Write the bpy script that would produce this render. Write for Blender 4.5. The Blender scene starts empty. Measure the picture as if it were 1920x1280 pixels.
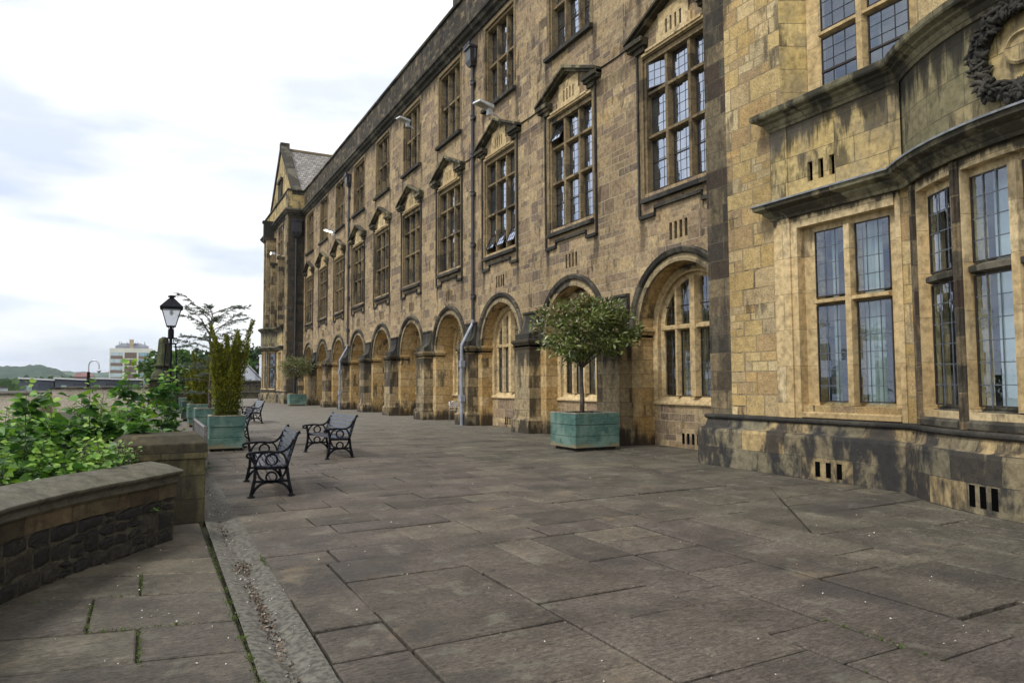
import bpy, bmesh, math, random
import numpy as np
from mathutils import Vector, Matrix
random.seed(7); RNG = np.random.default_rng(7)
S = bpy.context.scene; COL = S.collection
PI = math.pi

# ---------------------------------------------------------------- camera
FPX, YAW, PITCH, ROLL, EYE = 1300.1, .4848, .0592, -.0047, 1.6
fw = Vector((math.sin(YAW)*math.cos(PITCH), math.cos(YAW)*math.cos(PITCH), math.sin(PITCH)))
rt0 = Vector((math.cos(YAW), -math.sin(YAW), 0)); up0 = rt0.cross(fw)
rt = rt0*math.cos(ROLL) + up0*math.sin(ROLL); up = -rt0*math.sin(ROLL) + up0*math.cos(ROLL)
cam = bpy.data.cameras.new('camera'); co = bpy.data.objects.new('camera', cam); COL.objects.link(co)
cam.sensor_width = 36; cam.lens = FPX/1920*36; cam.clip_start = .05; cam.clip_end = 12000
m = Matrix((( rt.x, up.x, -fw.x, 0), (rt.y, up.y, -fw.y, 0), (rt.z, up.z, -fw.z, EYE), (0, 0, 0, 1)))
co.matrix_world = m
S.camera = co

# ---------------------------------------------------------------- light, sky, exposure
S.view_settings.view_transform = 'Standard'; S.view_settings.look = 'None'
S.view_settings.exposure = 0.68; S.view_settings.gamma = 1; S.view_settings.use_curve_mapping = False
SUN_EL, SUN_AZ = math.radians(52), math.radians(-105)      # azimuth from +Y towards +X
sd = Vector((math.sin(SUN_AZ)*math.cos(SUN_EL), math.cos(SUN_AZ)*math.cos(SUN_EL), math.sin(SUN_EL)))
sl = bpy.data.lights.new('sun', 'SUN'); sl.energy = 1.5; sl.angle = math.radians(12); sl.color = (1, .96, .9)
so = bpy.data.objects.new('sun', sl); COL.objects.link(so)
so.rotation_euler = sd.to_track_quat('Z', 'Y').to_euler()
W = bpy.data.worlds.new('World'); S.world = W; W.use_nodes = True
def world():
    t = W.node_tree; t.nodes.clear(); n = t.nodes.new; L = t.links.new
    out = n('ShaderNodeOutputWorld'); bg = n('ShaderNodeBackground'); bg.inputs[1].default_value = .1
    sky = n('ShaderNodeTexSky'); sky.sky_type = 'NISHITA'; sky.sun_disc = False
    sky.sun_elevation = SUN_EL; sky.sun_rotation = SUN_AZ; sky.air_density = 1.0; sky.dust_density = 1.5
    tc = n('ShaderNodeTexCoord'); mp = n('ShaderNodeMapping'); mp.inputs['Scale'].default_value = (1, 1, 3.0)
    no = n('ShaderNodeTexNoise'); no.inputs['Scale'].default_value = 1.9; no.inputs['Detail'].default_value = 6
    no.inputs['Roughness'].default_value = .52; no.inputs['Distortion'].default_value = .35
    cr = n('ShaderNodeValToRGB'); e = cr.color_ramp
    e.elements[0].position = .34; e.elements[0].color = (.50, .50, .50, 1)
    e.elements[1].position = .56; e.elements[1].color = (1, 1, 1, 1)
    sx = n('ShaderNodeSeparateXYZ'); hz = n('ShaderNodeMapRange')
    hz.inputs[1].default_value = .22; hz.inputs[2].default_value = .55; hz.inputs[3].default_value = 0; hz.inputs[4].default_value = .55
    ad = n('ShaderNodeMath'); ad.operation = 'ADD'; ad.use_clamp = True
    mx = n('ShaderNodeMix'); mx.data_type = 'RGBA'
    # cloud brightness varies: white tops, pale grey-blue bellies
    n2 = n('ShaderNodeTexNoise'); n2.inputs['Scale'].default_value = 3.1; n2.inputs['Detail'].default_value = 5
    mp2 = n('ShaderNodeMapping'); mp2.inputs['Scale'].default_value = (1, 1, 3.6); mp2.inputs['Location'].default_value = (.7, 2.3, .4)
    c2 = n('ShaderNodeValToRGB'); f = c2.color_ramp
    f.elements[0].position = .36; f.elements[0].color = (.57, .645, .79, 1)
    f.elements[1].position = .57; f.elements[1].color = (1, 1, 1, 1)
    c3 = n('ShaderNodeMix'); c3.data_type = 'RGBA'; c3.inputs[7].default_value = (1, 1, 1, 1)
    sc = n('ShaderNodeVectorMath'); sc.operation = 'SCALE'; sc.inputs['Scale'].default_value = 8.0
    L(tc.outputs['Generated'], mp.inputs[0]); L(mp.outputs[0], no.inputs['Vector']); L(no.outputs[0], cr.inputs[0])
    L(tc.outputs['Generated'], mp2.inputs[0]); L(mp2.outputs[0], n2.inputs['Vector']); L(n2.outputs[0], c2.inputs[0])
    L(tc.outputs['Generated'], sx.inputs[0]); L(sx.outputs[2], hz.inputs[0])
    L(cr.outputs[0], ad.inputs[0]); L(hz.outputs[0], ad.inputs[1]); L(ad.outputs[0], mx.inputs[0])
    L(hz.outputs[0], c3.inputs[0]); L(c2.outputs[0], c3.inputs[6]); L(c3.outputs[2], sc.inputs[0])
    L(sky.outputs[0], mx.inputs[6]); L(sc.outputs[0], mx.inputs[7]); L(mx.outputs[2], bg.inputs[0]); L(bg.outputs[0], out.inputs[0])
world()

# ---------------------------------------------------------------- node helper and materials
def clear_mat(name):
    m = bpy.data.materials.new(name); m.use_nodes = True; t = m.node_tree; t.nodes.clear()
    o = t.nodes.new('ShaderNodeOutputMaterial'); b = t.nodes.new('ShaderNodeBsdfPrincipled')
    t.links.new(b.outputs[0], o.inputs[0]); return m, t, b
class NT:
    def __init__(s, t): s.t = t
    def add(s, ty, **kw):
        n = s.t.nodes.new('ShaderNode'+ty)
        for k, v in kw.items():
            if k.startswith('_'): setattr(n, k[1:], v)
        for k, v in kw.items():
            if not k.startswith('_'): s.set(n, k, v)
        return n
    def set(s, n, k, v):
        i = n.inputs[int(k[1:])] if k[0] == 'i' and k[1:].isdigit() else n.inputs[k.replace('_', ' ')]
        if hasattr(v, 'is_output') or isinstance(v, bpy.types.NodeSocket): s.t.links.new(v, i)
        else: i.default_value = v
    def math(s, op, a, b=0., c=None, clamp=False):
        n = s.t.nodes.new('ShaderNodeMath'); n.operation = op; n.use_clamp = clamp
        for i, v in enumerate((a, b, c)):
            if v is None: continue
            if isinstance(v, bpy.types.NodeSocket): s.t.links.new(v, n.inputs[i])
            else: n.inputs[i].default_value = v
        return n.outputs[0]
    def mix(s, f, a, b, blend='MIX'):
        n = s.t.nodes.new('ShaderNodeMix'); n.data_type = 'RGBA'; n.blend_type = blend
        for i, v in ((0, f), (6, a), (7, b)):
            if isinstance(v, bpy.types.NodeSocket): s.t.links.new(v, n.inputs[i])
            else: n.inputs[i].default_value = v if i == 0 else (tuple(v)+(1,) if len(v) == 3 else v)
        return n.outputs[2]
    def noise(s, vec, scale, detail=4, rough=.55, dist=0., sc=None, loc=None):
        if sc is not None or loc is not None:
            mp = s.add('Mapping', Vector=vec)
            if sc: mp.inputs['Scale'].default_value = sc
            if loc: mp.inputs['Location'].default_value = loc
            vec = mp.outputs[0]
        n = s.add('TexNoise', Vector=vec, Scale=scale, Detail=detail, Roughness=rough, Distortion=dist)
        return n.outputs[0]
    def ramp(s, fac, stops, interp='LINEAR'):
        n = s.t.nodes.new('ShaderNodeValToRGB'); s.t.links.new(fac, n.inputs[0]); e = n.color_ramp; e.interpolation = interp
        while len(e.elements) < len(stops): e.elements.new(.5)
        for x, (p, c) in zip(e.elements, stops):
            x.position = p; x.color = (c, c, c, 1) if isinstance(c, (int, float)) else tuple(c)+(1,)
        return n.outputs[0]
    def smooth(s, v, a, b, lo=0., hi=1.):
        n = s.t.nodes.new('ShaderNodeMapRange'); n.interpolation_type = 'SMOOTHSTEP'
        s.t.links.new(v, n.inputs[0])
        for i, x in zip((1, 2, 3, 4), (a, b, lo, hi)): n.inputs[i].default_value = x
        return n.outputs[0]
    def bump(s, h, strength=.5, dist=.02, prev=None):
        n = s.add('Bump', Strength=strength, Distance=dist, Height=h)
        if prev is not None: s.t.links.new(prev, n.inputs['Normal'])
        return n.outputs[0]

def stone(name, bw, bh, cols, mortar=(.42, .36, .24), msize=.010, soot=(.60, .75), sootamt=.8, sub=.0, rough=.85,
          warp=.012, tex=.5, foot=0., grey=0., sootcol=(.020, .019, .017), top=None, streak=1., runs=False, mot=1., ledges=(), blk=.20):
    """coursed stone: cell colours, pale joints, mottling, soot and damp stains; u = x+y along the wall, v = z"""
    m, t, b = clear_mat(name); N = NT(t)
    P = N.add('NewGeometry').outputs['Position']
    x = N.add('SeparateXYZ', Vector=P)
    u = N.math('ADD', x.outputs[0], x.outputs[1]); z = x.outputs[2]
    w = N.math('SUBTRACT', N.noise(P, 3.0, 3), .5); w2 = N.math('SUBTRACT', N.noise(P, 3.4, 3, loc=(5, 3, 1)), .5)
    # the courses are not all of one height
    zz = N.math('ADD', z, N.math('MULTIPLY', N.math('SINE', N.math('MULTIPLY', z, 2.3)), .10 if sub else 0.))
    uu = N.math('ADD', u, N.math('MULTIPLY', w, warp*2)); vv = N.math('ADD', zz, N.math('MULTIPLY', w2, warp*2))
    uv = N.add('CombineXYZ', X=uu, Y=vv, Z=0.).outputs[0]
    def brick(bw, bh, off, ms):
        n = N.add('TexBrick', _offset=off, _squash=1.0, Vector=uv, Color1=(0, 0, 0, 1), Color2=(1, 1, 1, 1), Mortar=(.5, .5, .5, 1),
                  Scale=1., Mortar_Size=ms, Mortar_Smooth=.25, Bias=0., Brick_Width=bw, Row_Height=bh)
        return n.outputs['Color'], n.outputs['Fac']
    ca, fa = brick(bw, bh, .37, msize)
    col, fac = ca, fa
    if sub:
        cb, fb = brick(bw*.5, bh*.5, .43, msize)
        pick = N.smooth(ca, sub, sub+.01)
        cd, fd = brick(bw*.62, bh, .61, msize)
        col = N.mix(pick, ca, cb); fac = N.math('MAXIMUM', fa, N.math('MULTIPLY', pick, fb))
        pk2 = N.math('MULTIPLY', N.math('SUBTRACT', 1., pick), N.smooth(ca, .16, .17))
        fac = N.math('MAXIMUM', fac, N.math('MULTIPLY', pk2, fd)); col = N.mix(N.math('MULTIPLY', pk2, .7), col, cd)
    r2 = N.add('TexWhiteNoise', _noise_dimensions='1D', W=N.math('MULTIPLY', col, 37.3)).outputs[0]
    c = N.ramp(r2, [(i/(len(cols)-1), q) for i, q in enumerate(cols)])
    mott = N.noise(P, 9, 6, .65); c = N.mix(1., c, N.ramp(mott, [(.34, 1-.38*mot), (.5, 1.), (.66, 1+.30*mot)]), 'MULTIPLY')
    c = N.mix(1., c, N.ramp(N.noise(P, 34, 5, .7, sc=(1, 1, 1.6)), [(.36, 1-.34*min(1, tex)), (.62, 1+.2*min(1, tex))]), 'MULTIPLY')
    big = N.noise(P, .55, 3, .5, sc=(1, 1, .6)); c = N.mix(1., c, N.ramp(big, [(.3, .78), (.7, 1.2)]), 'MULTIPLY')
    c = N.mix(N.math('MULTIPLY', fac, .85), c, mortar)
    # soot: ragged vertical runs plus whole dark stones
    s1 = N.noise(P, 1.5, 7, .66, .25, sc=(1.6, 1.6, .36/streak))
    s2 = N.noise(P, 5.5, 4, .6, sc=(1, 1, .35))
    sm = N.math('ADD', N.math('MULTIPLY', s1, .78), N.math('MULTIPLY', s2, .22))
    sm = N.math('ADD', sm, N.math('MULTIPLY', N.math('SUBTRACT', r2, .5), blk))
    md = (soot[0]+soot[1])/2-.11; mask = N.math('MULTIPLY', N.smooth(sm, md-(soot[1]-soot[0])*.36, md+(soot[1]-soot[0])*.36), sootamt)
    if foot:
        f = N.math('ADD', z, N.math('MULTIPLY', N.math('SUBTRACT', s1, .5), 2.6))
        mask = N.math('MAXIMUM', mask, N.math('MULTIPLY', N.smooth(f, foot, foot*.25), .88))
    if top is not None:
        f = N.math('ADD', z, N.math('MULTIPLY', N.math('SUBTRACT', s2, .5), 1.2))
        mask = N.math('MAXIMUM', mask, N.math('MULTIPLY', N.smooth(f, top-.45, top), .85))
    for zt, dp, am in ledges:      # soot gathers in ragged drips just under each ledge
        dr = N.noise(P, 4.5, 5, .7, sc=(1, 1, .12), loc=(2, 7, zt)); dz = N.math('ADD', z, N.math('MULTIPLY', N.math('SUBTRACT', dr, .52), dp*3.2))
        mk = N.math('MULTIPLY', N.smooth(dz, zt-dp, zt-dp*.35), N.smooth(z, zt+.03, zt-.01)); mask = N.math('MAXIMUM', mask, N.math('MULTIPLY', mk, am))
    if runs:    # rain has drawn soot down from the ends of sills and hoods
        yy = N.math('SUBTRACT', N.math('FRACT', N.math('DIVIDE', N.math('SUBTRACT', x.outputs[1], 12.6-2.354), 4.708)), .5)
        dd = N.math('ABSOLUTE', N.math('SUBTRACT', N.math('ABSOLUTE', yy), .285))
        dd = N.math('ADD', dd, N.math('MULTIPLY', N.math('SUBTRACT', s2, .5), .06))
        near = N.smooth(dd, .035, .008)
        zr_ = N.math('MAXIMUM', N.math('MULTIPLY', N.smooth(z, 10.2, 11.6), N.smooth(z, 11.95, 11.8)), N.math('MULTIPLY', N.smooth(z, 4.3, 5.6), N.smooth(z, 5.9, 5.75)))
        up2 = N.math('MULTIPLY', N.smooth(z, 14.3, 15.2), N.smooth(s1, .42, .62))
        mask = N.math('MAXIMUM', mask, N.math('MULTIPLY', N.math('MAXIMUM', N.math('MULTIPLY', near, zr_), N.math('MULTIPLY', up2, .8)), .75))
    c = N.mix(mask, c, sootcol)
    if grey: c = N.mix(N.math('MULTIPLY', N.smooth(N.noise(P, 1.7, 5, .6, loc=(9, 4, 2)), .42, .62), grey), c, (.15, .14, .125))
    t.links.new(c, b.inputs['Base Color']); b.inputs['Roughness'].default_value = rough
    b.inputs['Specular IOR Level'].default_value = .25
    g = N.math('ADD', N.math('MULTIPLY', fac, -1.), N.math('MULTIPLY', N.noise(P, 22, 6, .7), tex))
    g = N.math('ADD', g, N.math('MULTIPLY', N.noise(P, 5, 3), tex*.8))
    g = N.math('ADD', g, N.math('MULTIPLY', N.noise(P, 48, 4, .7, sc=(1, 1, 1.8)), tex*.55))
    t.links.new(N.bump(g, .9, .022), b.inputs['Normal'])
    return m
TAN = [(.41, .30, .165), (.24, .175, .115), (.47, .355, .20), (.33, .235, .14), (.185, .14, .105), (.43, .32, .175), (.28, .20, .13), (.47, .34, .17)]
OCH = [(.46, .325, .15), (.38, .24, .09), (.52, .385, .20), (.42, .285, .12), (.49, .365, .19)]
M = {}
M['rubble'] = stone('snecked_stone', .92, .37, TAN, mortar=(.46, .385, .26), msize=.011, sub=.60, soot=(.65, .80), sootamt=.66, warp=.022, tex=.95, runs=True, ledges=((15.25, .8, .8), (10.05, .5, .45)))
M['wing'] = stone('wing_stone', .74, .34, [(.55, .41, .19), (.46, .32, .13), (.60, .465, .24), (.36, .26, .145), (.52, .35, .15), (.60, .48, .27), (.42, .33, .19)], mortar=(.30, .235, .13), msize=.012, sub=.66, soot=(.66, .78), sootamt=.65, warp=.012, tex=1.2, mot=.6, ledges=((15.25, 1., .8),))
M['quoin'] = stone('sooty_quoin_stone', .58, .36, [(.15, .125, .08), (.23, .175, .10), (.085, .078, .06), (.28, .20, .115), (.12, .105, .075), (.20, .12, .07)], mortar=(.34, .28, .17), soot=(.52, .70), sootamt=.72, tex=1.)
M['ashlar'] = stone('ochre_ashlar', .80, .36, OCH, mortar=(.24, .18, .10), msize=.006, soot=(.66, .80), sootamt=.75, warp=.003, tex=.18, foot=.62)
M['pier'] = stone('stained_pier_ashlar', .9, .36, [(.31, .245, .14), (.24, .19, .115), (.37, .28, .15), (.20, .165, .11)], mortar=(.16, .13, .09), msize=.006, soot=(.55, .74), sootamt=.75, warp=.003, tex=.25, foot=.36, ledges=((2.70, .75, .85),))
M['frame'] = stone('dressed_window_stone', 5., .62, [(.53, .405, .22), (.48, .35, .175), (.57, .45, .26)], mortar=(.30, .23, .13), msize=.005, soot=(.68, .82), sootamt=.6, warp=.002, tex=.12, ledges=((4.44, .16, .9),))
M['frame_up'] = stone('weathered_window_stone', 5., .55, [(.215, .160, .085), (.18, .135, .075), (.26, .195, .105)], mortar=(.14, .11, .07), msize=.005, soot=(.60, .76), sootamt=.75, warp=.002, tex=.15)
M['sooty'] = stone('soot_black_stone', 1.1, .5, [(.05, .047, .04), (.075, .068, .055), (.035, .034, .032)], mortar=(.10, .09, .07), msize=.005, soot=(.5, .65), sootamt=.5, warp=.002, tex=.3)
M['mould'] = stone('grey_weathered_moulding', 1.0, 2., [(.13, .115, .085), (.09, .082, .062), (.17, .145, .10)], mortar=(.07, .06, .05), msize=.006, soot=(.5, .66), sootamt=.8, warp=.002, tex=.3)
M['cornice'] = stone('green_grey_cornice_stone', 1.2, 3., [(.20, .18, .11), (.155, .14, .085), (.26, .22, .13)], mortar=(.06, .055, .04), msize=.006, soot=(.52, .68), sootamt=.82, warp=.002, tex=.3)
M['plinth'] = stone('blackened_plinth_ashlar', .95, .36, [(.26, .21, .12), (.17, .15, .10), (.44, .32, .15), (.20, .175, .12), (.32, .25, .13)], mortar=(.25, .22, .15), msize=.005, blk=.16, soot=(.50, .68), sootamt=.88, warp=.003, tex=.35, sootcol=(.017, .019, .025), streak=.45)
M['frieze'] = stone('olive_stained_ashlar', .95, .42, [(.20, .18, .10), (.165, .15, .085), (.25, .215, .12), (.31, .25, .13)], mortar=(.07, .06, .045), msize=.005, soot=(.62, .76), ledges=((6.05, .6, .9),), sootamt=.75, warp=.002, tex=.2)
M['panel'] = stone('flat_bay_ashlar', .95, .42, [(.52, .39, .16), (.42, .31, .135), (.57, .44, .20), (.36, .275, .125)], mortar=(.13, .11, .07), msize=.005, soot=(.62, .74), sootamt=.72, warp=.002, tex=.2, grey=.35, ledges=((6.05, .55, .9), (15.25, 1., .7)))
M['parapet'] = stone('blackened_parapet_stone', .62, .3, [(.22, .17, .10), (.10, .085, .065), (.06, .055, .05), (.15, .12, .08), (.27, .21, .12)], mortar=(.17, .14, .1), msize=.012, soot=(.50, .66), sootamt=.75, tex=.6, sub=.5)
M['tower_side'] = stone('dark_tower_ashlar', .7, .33, [(.09, .075, .055), (.06, .055, .045), (.13, .10, .065), (.16, .12, .075)], mortar=(.16, .13, .085), soot=(.5, .66), sootamt=.6, tex=.4)

def plain(name, col, rough=.6, metal=0., var=.25, vs=14., bump=.15, col2=None, spec=.4, bd=.004):
    m, t, b = clear_mat(name); N = NT(t); P = N.add('NewGeometry').outputs['Position']
    n = N.noise(P, vs, 5, .6)
    c = N.mix(N.smooth(n, .35, .65), [q*(1-var) for q in col], col2 or [min(1, q*(1+var)) for q in col])
    t.links.new(c, b.inputs['Base Color']); b.inputs['Roughness'].default_value = rough; b.inputs['Metallic'].default_value = metal
    b.inputs['Specular IOR Level'].default_value = spec
    if bump: t.links.new(N.bump(N.noise(P, vs*3, 4), bump, bd), b.inputs['Normal'])
    return m
M['iron'] = plain('black_painted_iron', (.009, .0095, .013), .5, 0, .4, 20, .1, spec=.12)
M['slat'] = plain('dark_painted_slat', (.030, .038, .062), .27, 0, .35, 9, .12, spec=.95)
M['pipe'] = plain('black_rainwater_pipe', (.035, .035, .042), .38, .0, .3, 6, .1, spec=.6)
M['galv'] = plain('pale_grey_pipe', (.30, .32, .37), .42, .2, .22, 5, .1)
M['lead'] = plain('lead_flashing', (.30, .32, .34), .5, .3, .25, 6, .2)
M['came'] = plain('lead_came', (.045, .05, .055), .5, .4, .2, 10, 0)
M['came_light'] = plain('bright_lead_came', (.13, .15, .18), .5, .4, .2, 10, 0)
M['case'] = plain('dark_window_frame', (.03, .022, .016), .5, 0, .2, 10, 0)
M['dark'] = plain('unlit_interior', (.012, .012, .013), .9, 0, .2, 4, 0)
M['room'] = plain('room_plaster', (.16, .16, .155), .9, 0, .1, 2, 0)
M['alu'] = plain('brushed_aluminium', (.55, .56, .58), .3, .9, .1, 30, .05)
M['white'] = plain('white_painted_metal', (.62, .65, .68), .4, 0, .08, 6, .05)
M['bark'] = plain('grey_brown_bark', (.085, .070, .058), .85, 0, .4, 18, .6, bd=.01)
M['soil'] = plain('dark_soil', (.045, .035, .026), .95, 0, .5, 20, .8, bd=.02)
M['moss'] = plain('joint_moss', (.085, .13, .022), .95, 0, .45, 60, .8, bd=.01)
M['rail'] = plain('weathered_grey_wood', (.17, .165, .16), .8, 0, .3, 16, .3)

def glass(name, see=True, tint=(.02, .025, .03), base_r=.15):
    m = bpy.data.materials.new(name); m.use_nodes = True; t = m.node_tree; t.nodes.clear(); N = NT(t)
    o = t.nodes.new('ShaderNodeOutputMaterial'); P = N.add('NewGeometry').outputs['Position']
    # every little quarry of glass sits a touch askew, and old glass waves
    sp = N.add('SeparateXYZ', Vector=P); fl = lambda v: N.math('FLOOR', v)
    cell = N.add('CombineXYZ', X=fl(N.math('MULTIPLY', N.math('ADD', sp.outputs[0], sp.outputs[1]), 5.1)), Y=fl(N.math('MULTIPLY', sp.outputs[2], 3.6)), Z=0.).outputs[0]
    wn = N.add('TexWhiteNoise', _noise_dimensions='3D', Vector=cell).outputs['Color']
    off = N.add('VectorMath', _operation='SUBTRACT', i0=wn, i1=(.5, .5, .5)).outputs[0]
    offs = N.add('VectorMath', _operation='SCALE', i0=off, Scale=.10).outputs[0]
    wav = N.bump(N.noise(P, 4.0, 3), .4, .012)
    bp = N.add('VectorMath', _operation='NORMALIZE', i0=N.add('VectorMath', _operation='ADD', i0=wav, i1=offs).outputs[0]).outputs[0]
    gl = N.add('BsdfGlossy', Roughness=.03, Color=(.74, .83, 1, 1), Normal=bp).outputs[0]
    ge = N.add('NewGeometry'); dt = N.add('VectorMath', _operation='DOT_PRODUCT', i0=ge.outputs['Incoming'], i1=ge.outputs['True Normal'])
    g1 = N.math('SUBTRACT', 1., N.math('ABSOLUTE', dt.outputs['Value'])); fac = N.math('ADD', N.math('MULTIPLY', N.math('POWER', g1, 3.5), .84), base_r, clamp=True)
    if see: base = N.add('BsdfTransparent', Color=(.78, .86, .86, 1)).outputs[0]
    else: base = N.add('BsdfDiffuse', Color=tint+(1,)).outputs[0]
    mx = N.add('MixShader', i0=fac, i1=base, i2=gl); t.links.new(mx.outputs[0], o.inputs[0]); return m
M['glass'] = glass('leaded_window_glass', base_r=.17); M['glass_dark'] = glass('dark_window_glass', False, base_r=.46)
M['blind'] = plain('white_roller_blind', (.72, .80, .88), .8, 0, .03, 2, 0)
def curtain():
    m, t, b = clear_mat('pale_curtain_cloth'); N = NT(t); P = N.add('NewGeometry').outputs['Position']
    x = N.add('SeparateXYZ', Vector=P)
    w = N.math('SINE', N.math('MULTIPLY', x.outputs[1], 75.))
    t.links.new(N.mix(N.noise(P, 5, 3), (.50, .56, .55), (.62, .68, .66)), b.inputs['Base Color']); b.inputs['Roughness'].default_value = .9
    t.links.new(N.bump(w, .5, .02), b.inputs['Normal']); return m
M['curtain'] = curtain()

def slates(name, cols):
    m, t, b = clear_mat(name); N = NT(t); P = N.add('NewGeometry').outputs['Position']; x = N.add('SeparateXYZ', Vector=P)
    uv = N.add('CombineXYZ', X=x.outputs[0], Y=x.outputs[2], Z=0.).outputs[0]
    n = N.add('TexBrick', Vector=uv, Color1=(0, 0, 0, 1), Color2=(1, 1, 1, 1), Mortar=(0, 0, 0, 1), Scale=1., Mortar_Size=.022, Mortar_Smooth=.4, Brick_Width=.36, Row_Height=.25)
    c = N.ramp(n.outputs['Color'], [(0, cols[0]), (.5, cols[1]), (1, cols[2])])
    c = N.mix(1., c, N.ramp(N.noise(P, 3, 5), [(.3, .6), (.7, 1.3)]), 'MULTIPLY')
    c = N.mix(n.outputs['Fac'], c, (.03, .03, .032)); t.links.new(c, b.inputs['Base Color']); b.inputs['Roughness'].default_value = .7
    t.links.new(N.bump(N.math('MULTIPLY', n.outputs['Fac'], -1.), .8, .03), b.inputs['Normal']); return m
M['slate'] = slates('stone_roof_slates', [(.20, .185, .165), (.28, .26, .235), (.15, .14, .13)])

def attr_mat(name, cols, rough=.6, trans=0., spec=.3, noise=8., attr='tone'):
    """leaf, slab or pebble: colour picked by the tone value stored on each face"""
    m, t, b = clear_mat(name); N = NT(t); P = N.add('NewGeometry').outputs['Position']
    a = N.add('Attribute', _attribute_name=attr).outputs['Fac']
    c = N.ramp(a, [(i/(len(cols)-1), q) for i, q in enumerate(cols)])
    c = N.mix(1., c, N.ramp(N.noise(P, noise, 3), [(.3, .8), (.7, 1.15)]), 'MULTIPLY')
    t.links.new(c, b.inputs['Base Color']); b.inputs['Roughness'].default_value = rough; b.inputs['Specular IOR Level'].default_value = spec
    if trans:
        o = [n for n in t.nodes if n.type == 'OUTPUT_MATERIAL'][0]
        tr = N.add('BsdfTranslucent', Color=c).outputs[0]
        mx = N.add('MixShader', i0=trans, i1=b.outputs[0], i2=tr); t.links.new(mx.outputs[0], o.inputs[0])
    return m
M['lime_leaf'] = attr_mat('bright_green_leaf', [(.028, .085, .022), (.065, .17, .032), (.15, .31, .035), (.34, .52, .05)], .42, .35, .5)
M['ivy_leaf'] = attr_mat('small_ivy_leaf', [(.06, .15, .03), (.14, .28, .05), (.28, .40, .09)], .45, .3, .5)
M['olive_leaf'] = attr_mat('narrow_shrub_leaf', [(.08, .13, .04), (.15, .21, .06), (.25, .29, .10)], .5, .3, .4)
M['photinia'] = attr_mat('red_tinged_leaf', [(.055, .095, .018), (.13, .175, .035), (.23, .27, .08), (.27, .17, .09), (.38, .26, .17), (.46, .42, .32)], .30, .22, .75)
M['yew'] = attr_mat('golden_yew_needles', [(.022, .036, .008), (.07, .095, .014), (.20, .215, .022), (.44, .42, .035)], .6, .25, .3)
M['cedar'] = attr_mat('blue_green_cedar_needles', [(.05, .075, .05), (.11, .145, .10), (.19, .225, .16)], .6, .2, .3)
M['dark_tree'] = attr_mat('dark_tree_foliage', [(.012, .03, .010), (.03, .065, .018), (.06, .11, .025)], .7, .2, .3)
M['mid_tree'] = attr_mat('mid_green_foliage', [(.03, .07, .015), (.07, .14, .03), (.12, .20, .04)], .7, .2, .3)

def flagstone():
    m, t, b = clear_mat('riven_flagstone'); N = NT(t); P = N.add('NewGeometry').outputs['Position']
    a = N.add('Attribute', _attribute_name='tone').outputs['Fac']
    x = N.add('SeparateXYZ', Vector=P)
    c = N.ramp(a, [(0, (.083, .075, .061)), (.2, (.106, .095, .077)), (.4, (.096, .085, .074)), (.6, (.124, .112, .090)), (.8, (.092, .081, .071)), (1, (.150, .135, .103))])
    c = N.mix(1., c, (.93, .93, .93), 'MULTIPLY')
    # purple-brown in the middle of the terrace, olive towards both sides
    pm = N.noise(P, .35, 3, .5); side = N.smooth(N.math('ABSOLUTE', N.math('SUBTRACT', x.outputs[0], 3.4)), 1.2, 4.2)
    hue = N.mix(N.math('ADD', N.math('MULTIPLY', side, .75), N.math('MULTIPLY', pm, .25)), (1.03, .955, .94), (.99, .995, .90))
    c = N.mix(1., c, hue, 'MULTIPLY')
    c = N.mix(1., c, N.ramp(N.noise(P, 1.3, 6, .6), [(.32, .62), (.5, 1.), (.68, 1.34)]), 'MULTIPLY')
    rip = N.noise(P, 11, 8, .74, .5, sc=(.8, 3.0, 1)); c = N.mix(1., c, N.ramp(rip, [(.36, .62), (.62, 1.34)]), 'MULTIPLY')
    c = N.mix(1., c, N.ramp(N.noise(P, 34, 6, .8, sc=(.7, 1.6, 1)), [(.38, .55), (.60, 1.42)]), 'MULTIPLY')
    sp = N.noise(P, 75, 3, .6); c = N.mix(N.smooth(sp, .66, .74, 0, .55), c, (.26, .24, .2))
    lich = N.noise(P, 2.4, 6, .7, loc=(3, 8, 0)); c = N.mix(N.smooth(lich, .55, .66, 0, .6), c, (.19, .18, .14))
    och = N.noise(P, 1.1, 6, .7, loc=(31, 8, 0)); c = N.mix(N.smooth(och, .585, .68, 0, .55), c, (.215, .165, .105))
    dk = N.noise(P, .8, 6, .65, loc=(13, 2, 0)); c = N.mix(N.smooth(dk, .52, .66, 0, .6), c, (.042, .038, .034))
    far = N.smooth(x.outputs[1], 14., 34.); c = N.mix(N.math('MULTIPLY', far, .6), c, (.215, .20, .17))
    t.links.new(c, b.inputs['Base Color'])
    t.links.new(N.smooth(rip, .3, .7, .5, .82), b.inputs['Roughness']); b.inputs['Specular IOR Level'].default_value = .35
    h = N.math('ADD', N.math('MULTIPLY', rip, 1.), N.math('MULTIPLY', N.noise(P, 38, 6, .75), .75))
    h = N.math('ADD', h, N.math('MULTIPLY', N.noise(P, 1.8, 3), .8))
    t.links.new(N.bump(h, .8, .024), b.inputs['Normal']); return m
M['flag'] = flagstone()
M['joint'] = plain('gritty_joint_soil', (.03, .027, .021), .95, 0, .5, 30, .6, col2=(.05, .055, .022), bd=.01)
M['concrete'] = plain('rough_grey_channel_concrete', (.105, .10, .084), .9, 0, .42, 26, .5, bd=.0016)
M['earth'] = plain('town_ground', (.10, .13, .06), .95, 0, .5, .05, 0, col2=(.17, .17, .14))
M['bed'] = plain('planting_bed_soil', (.04, .045, .02), .95, 0, .5, 6, .5)
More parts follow.
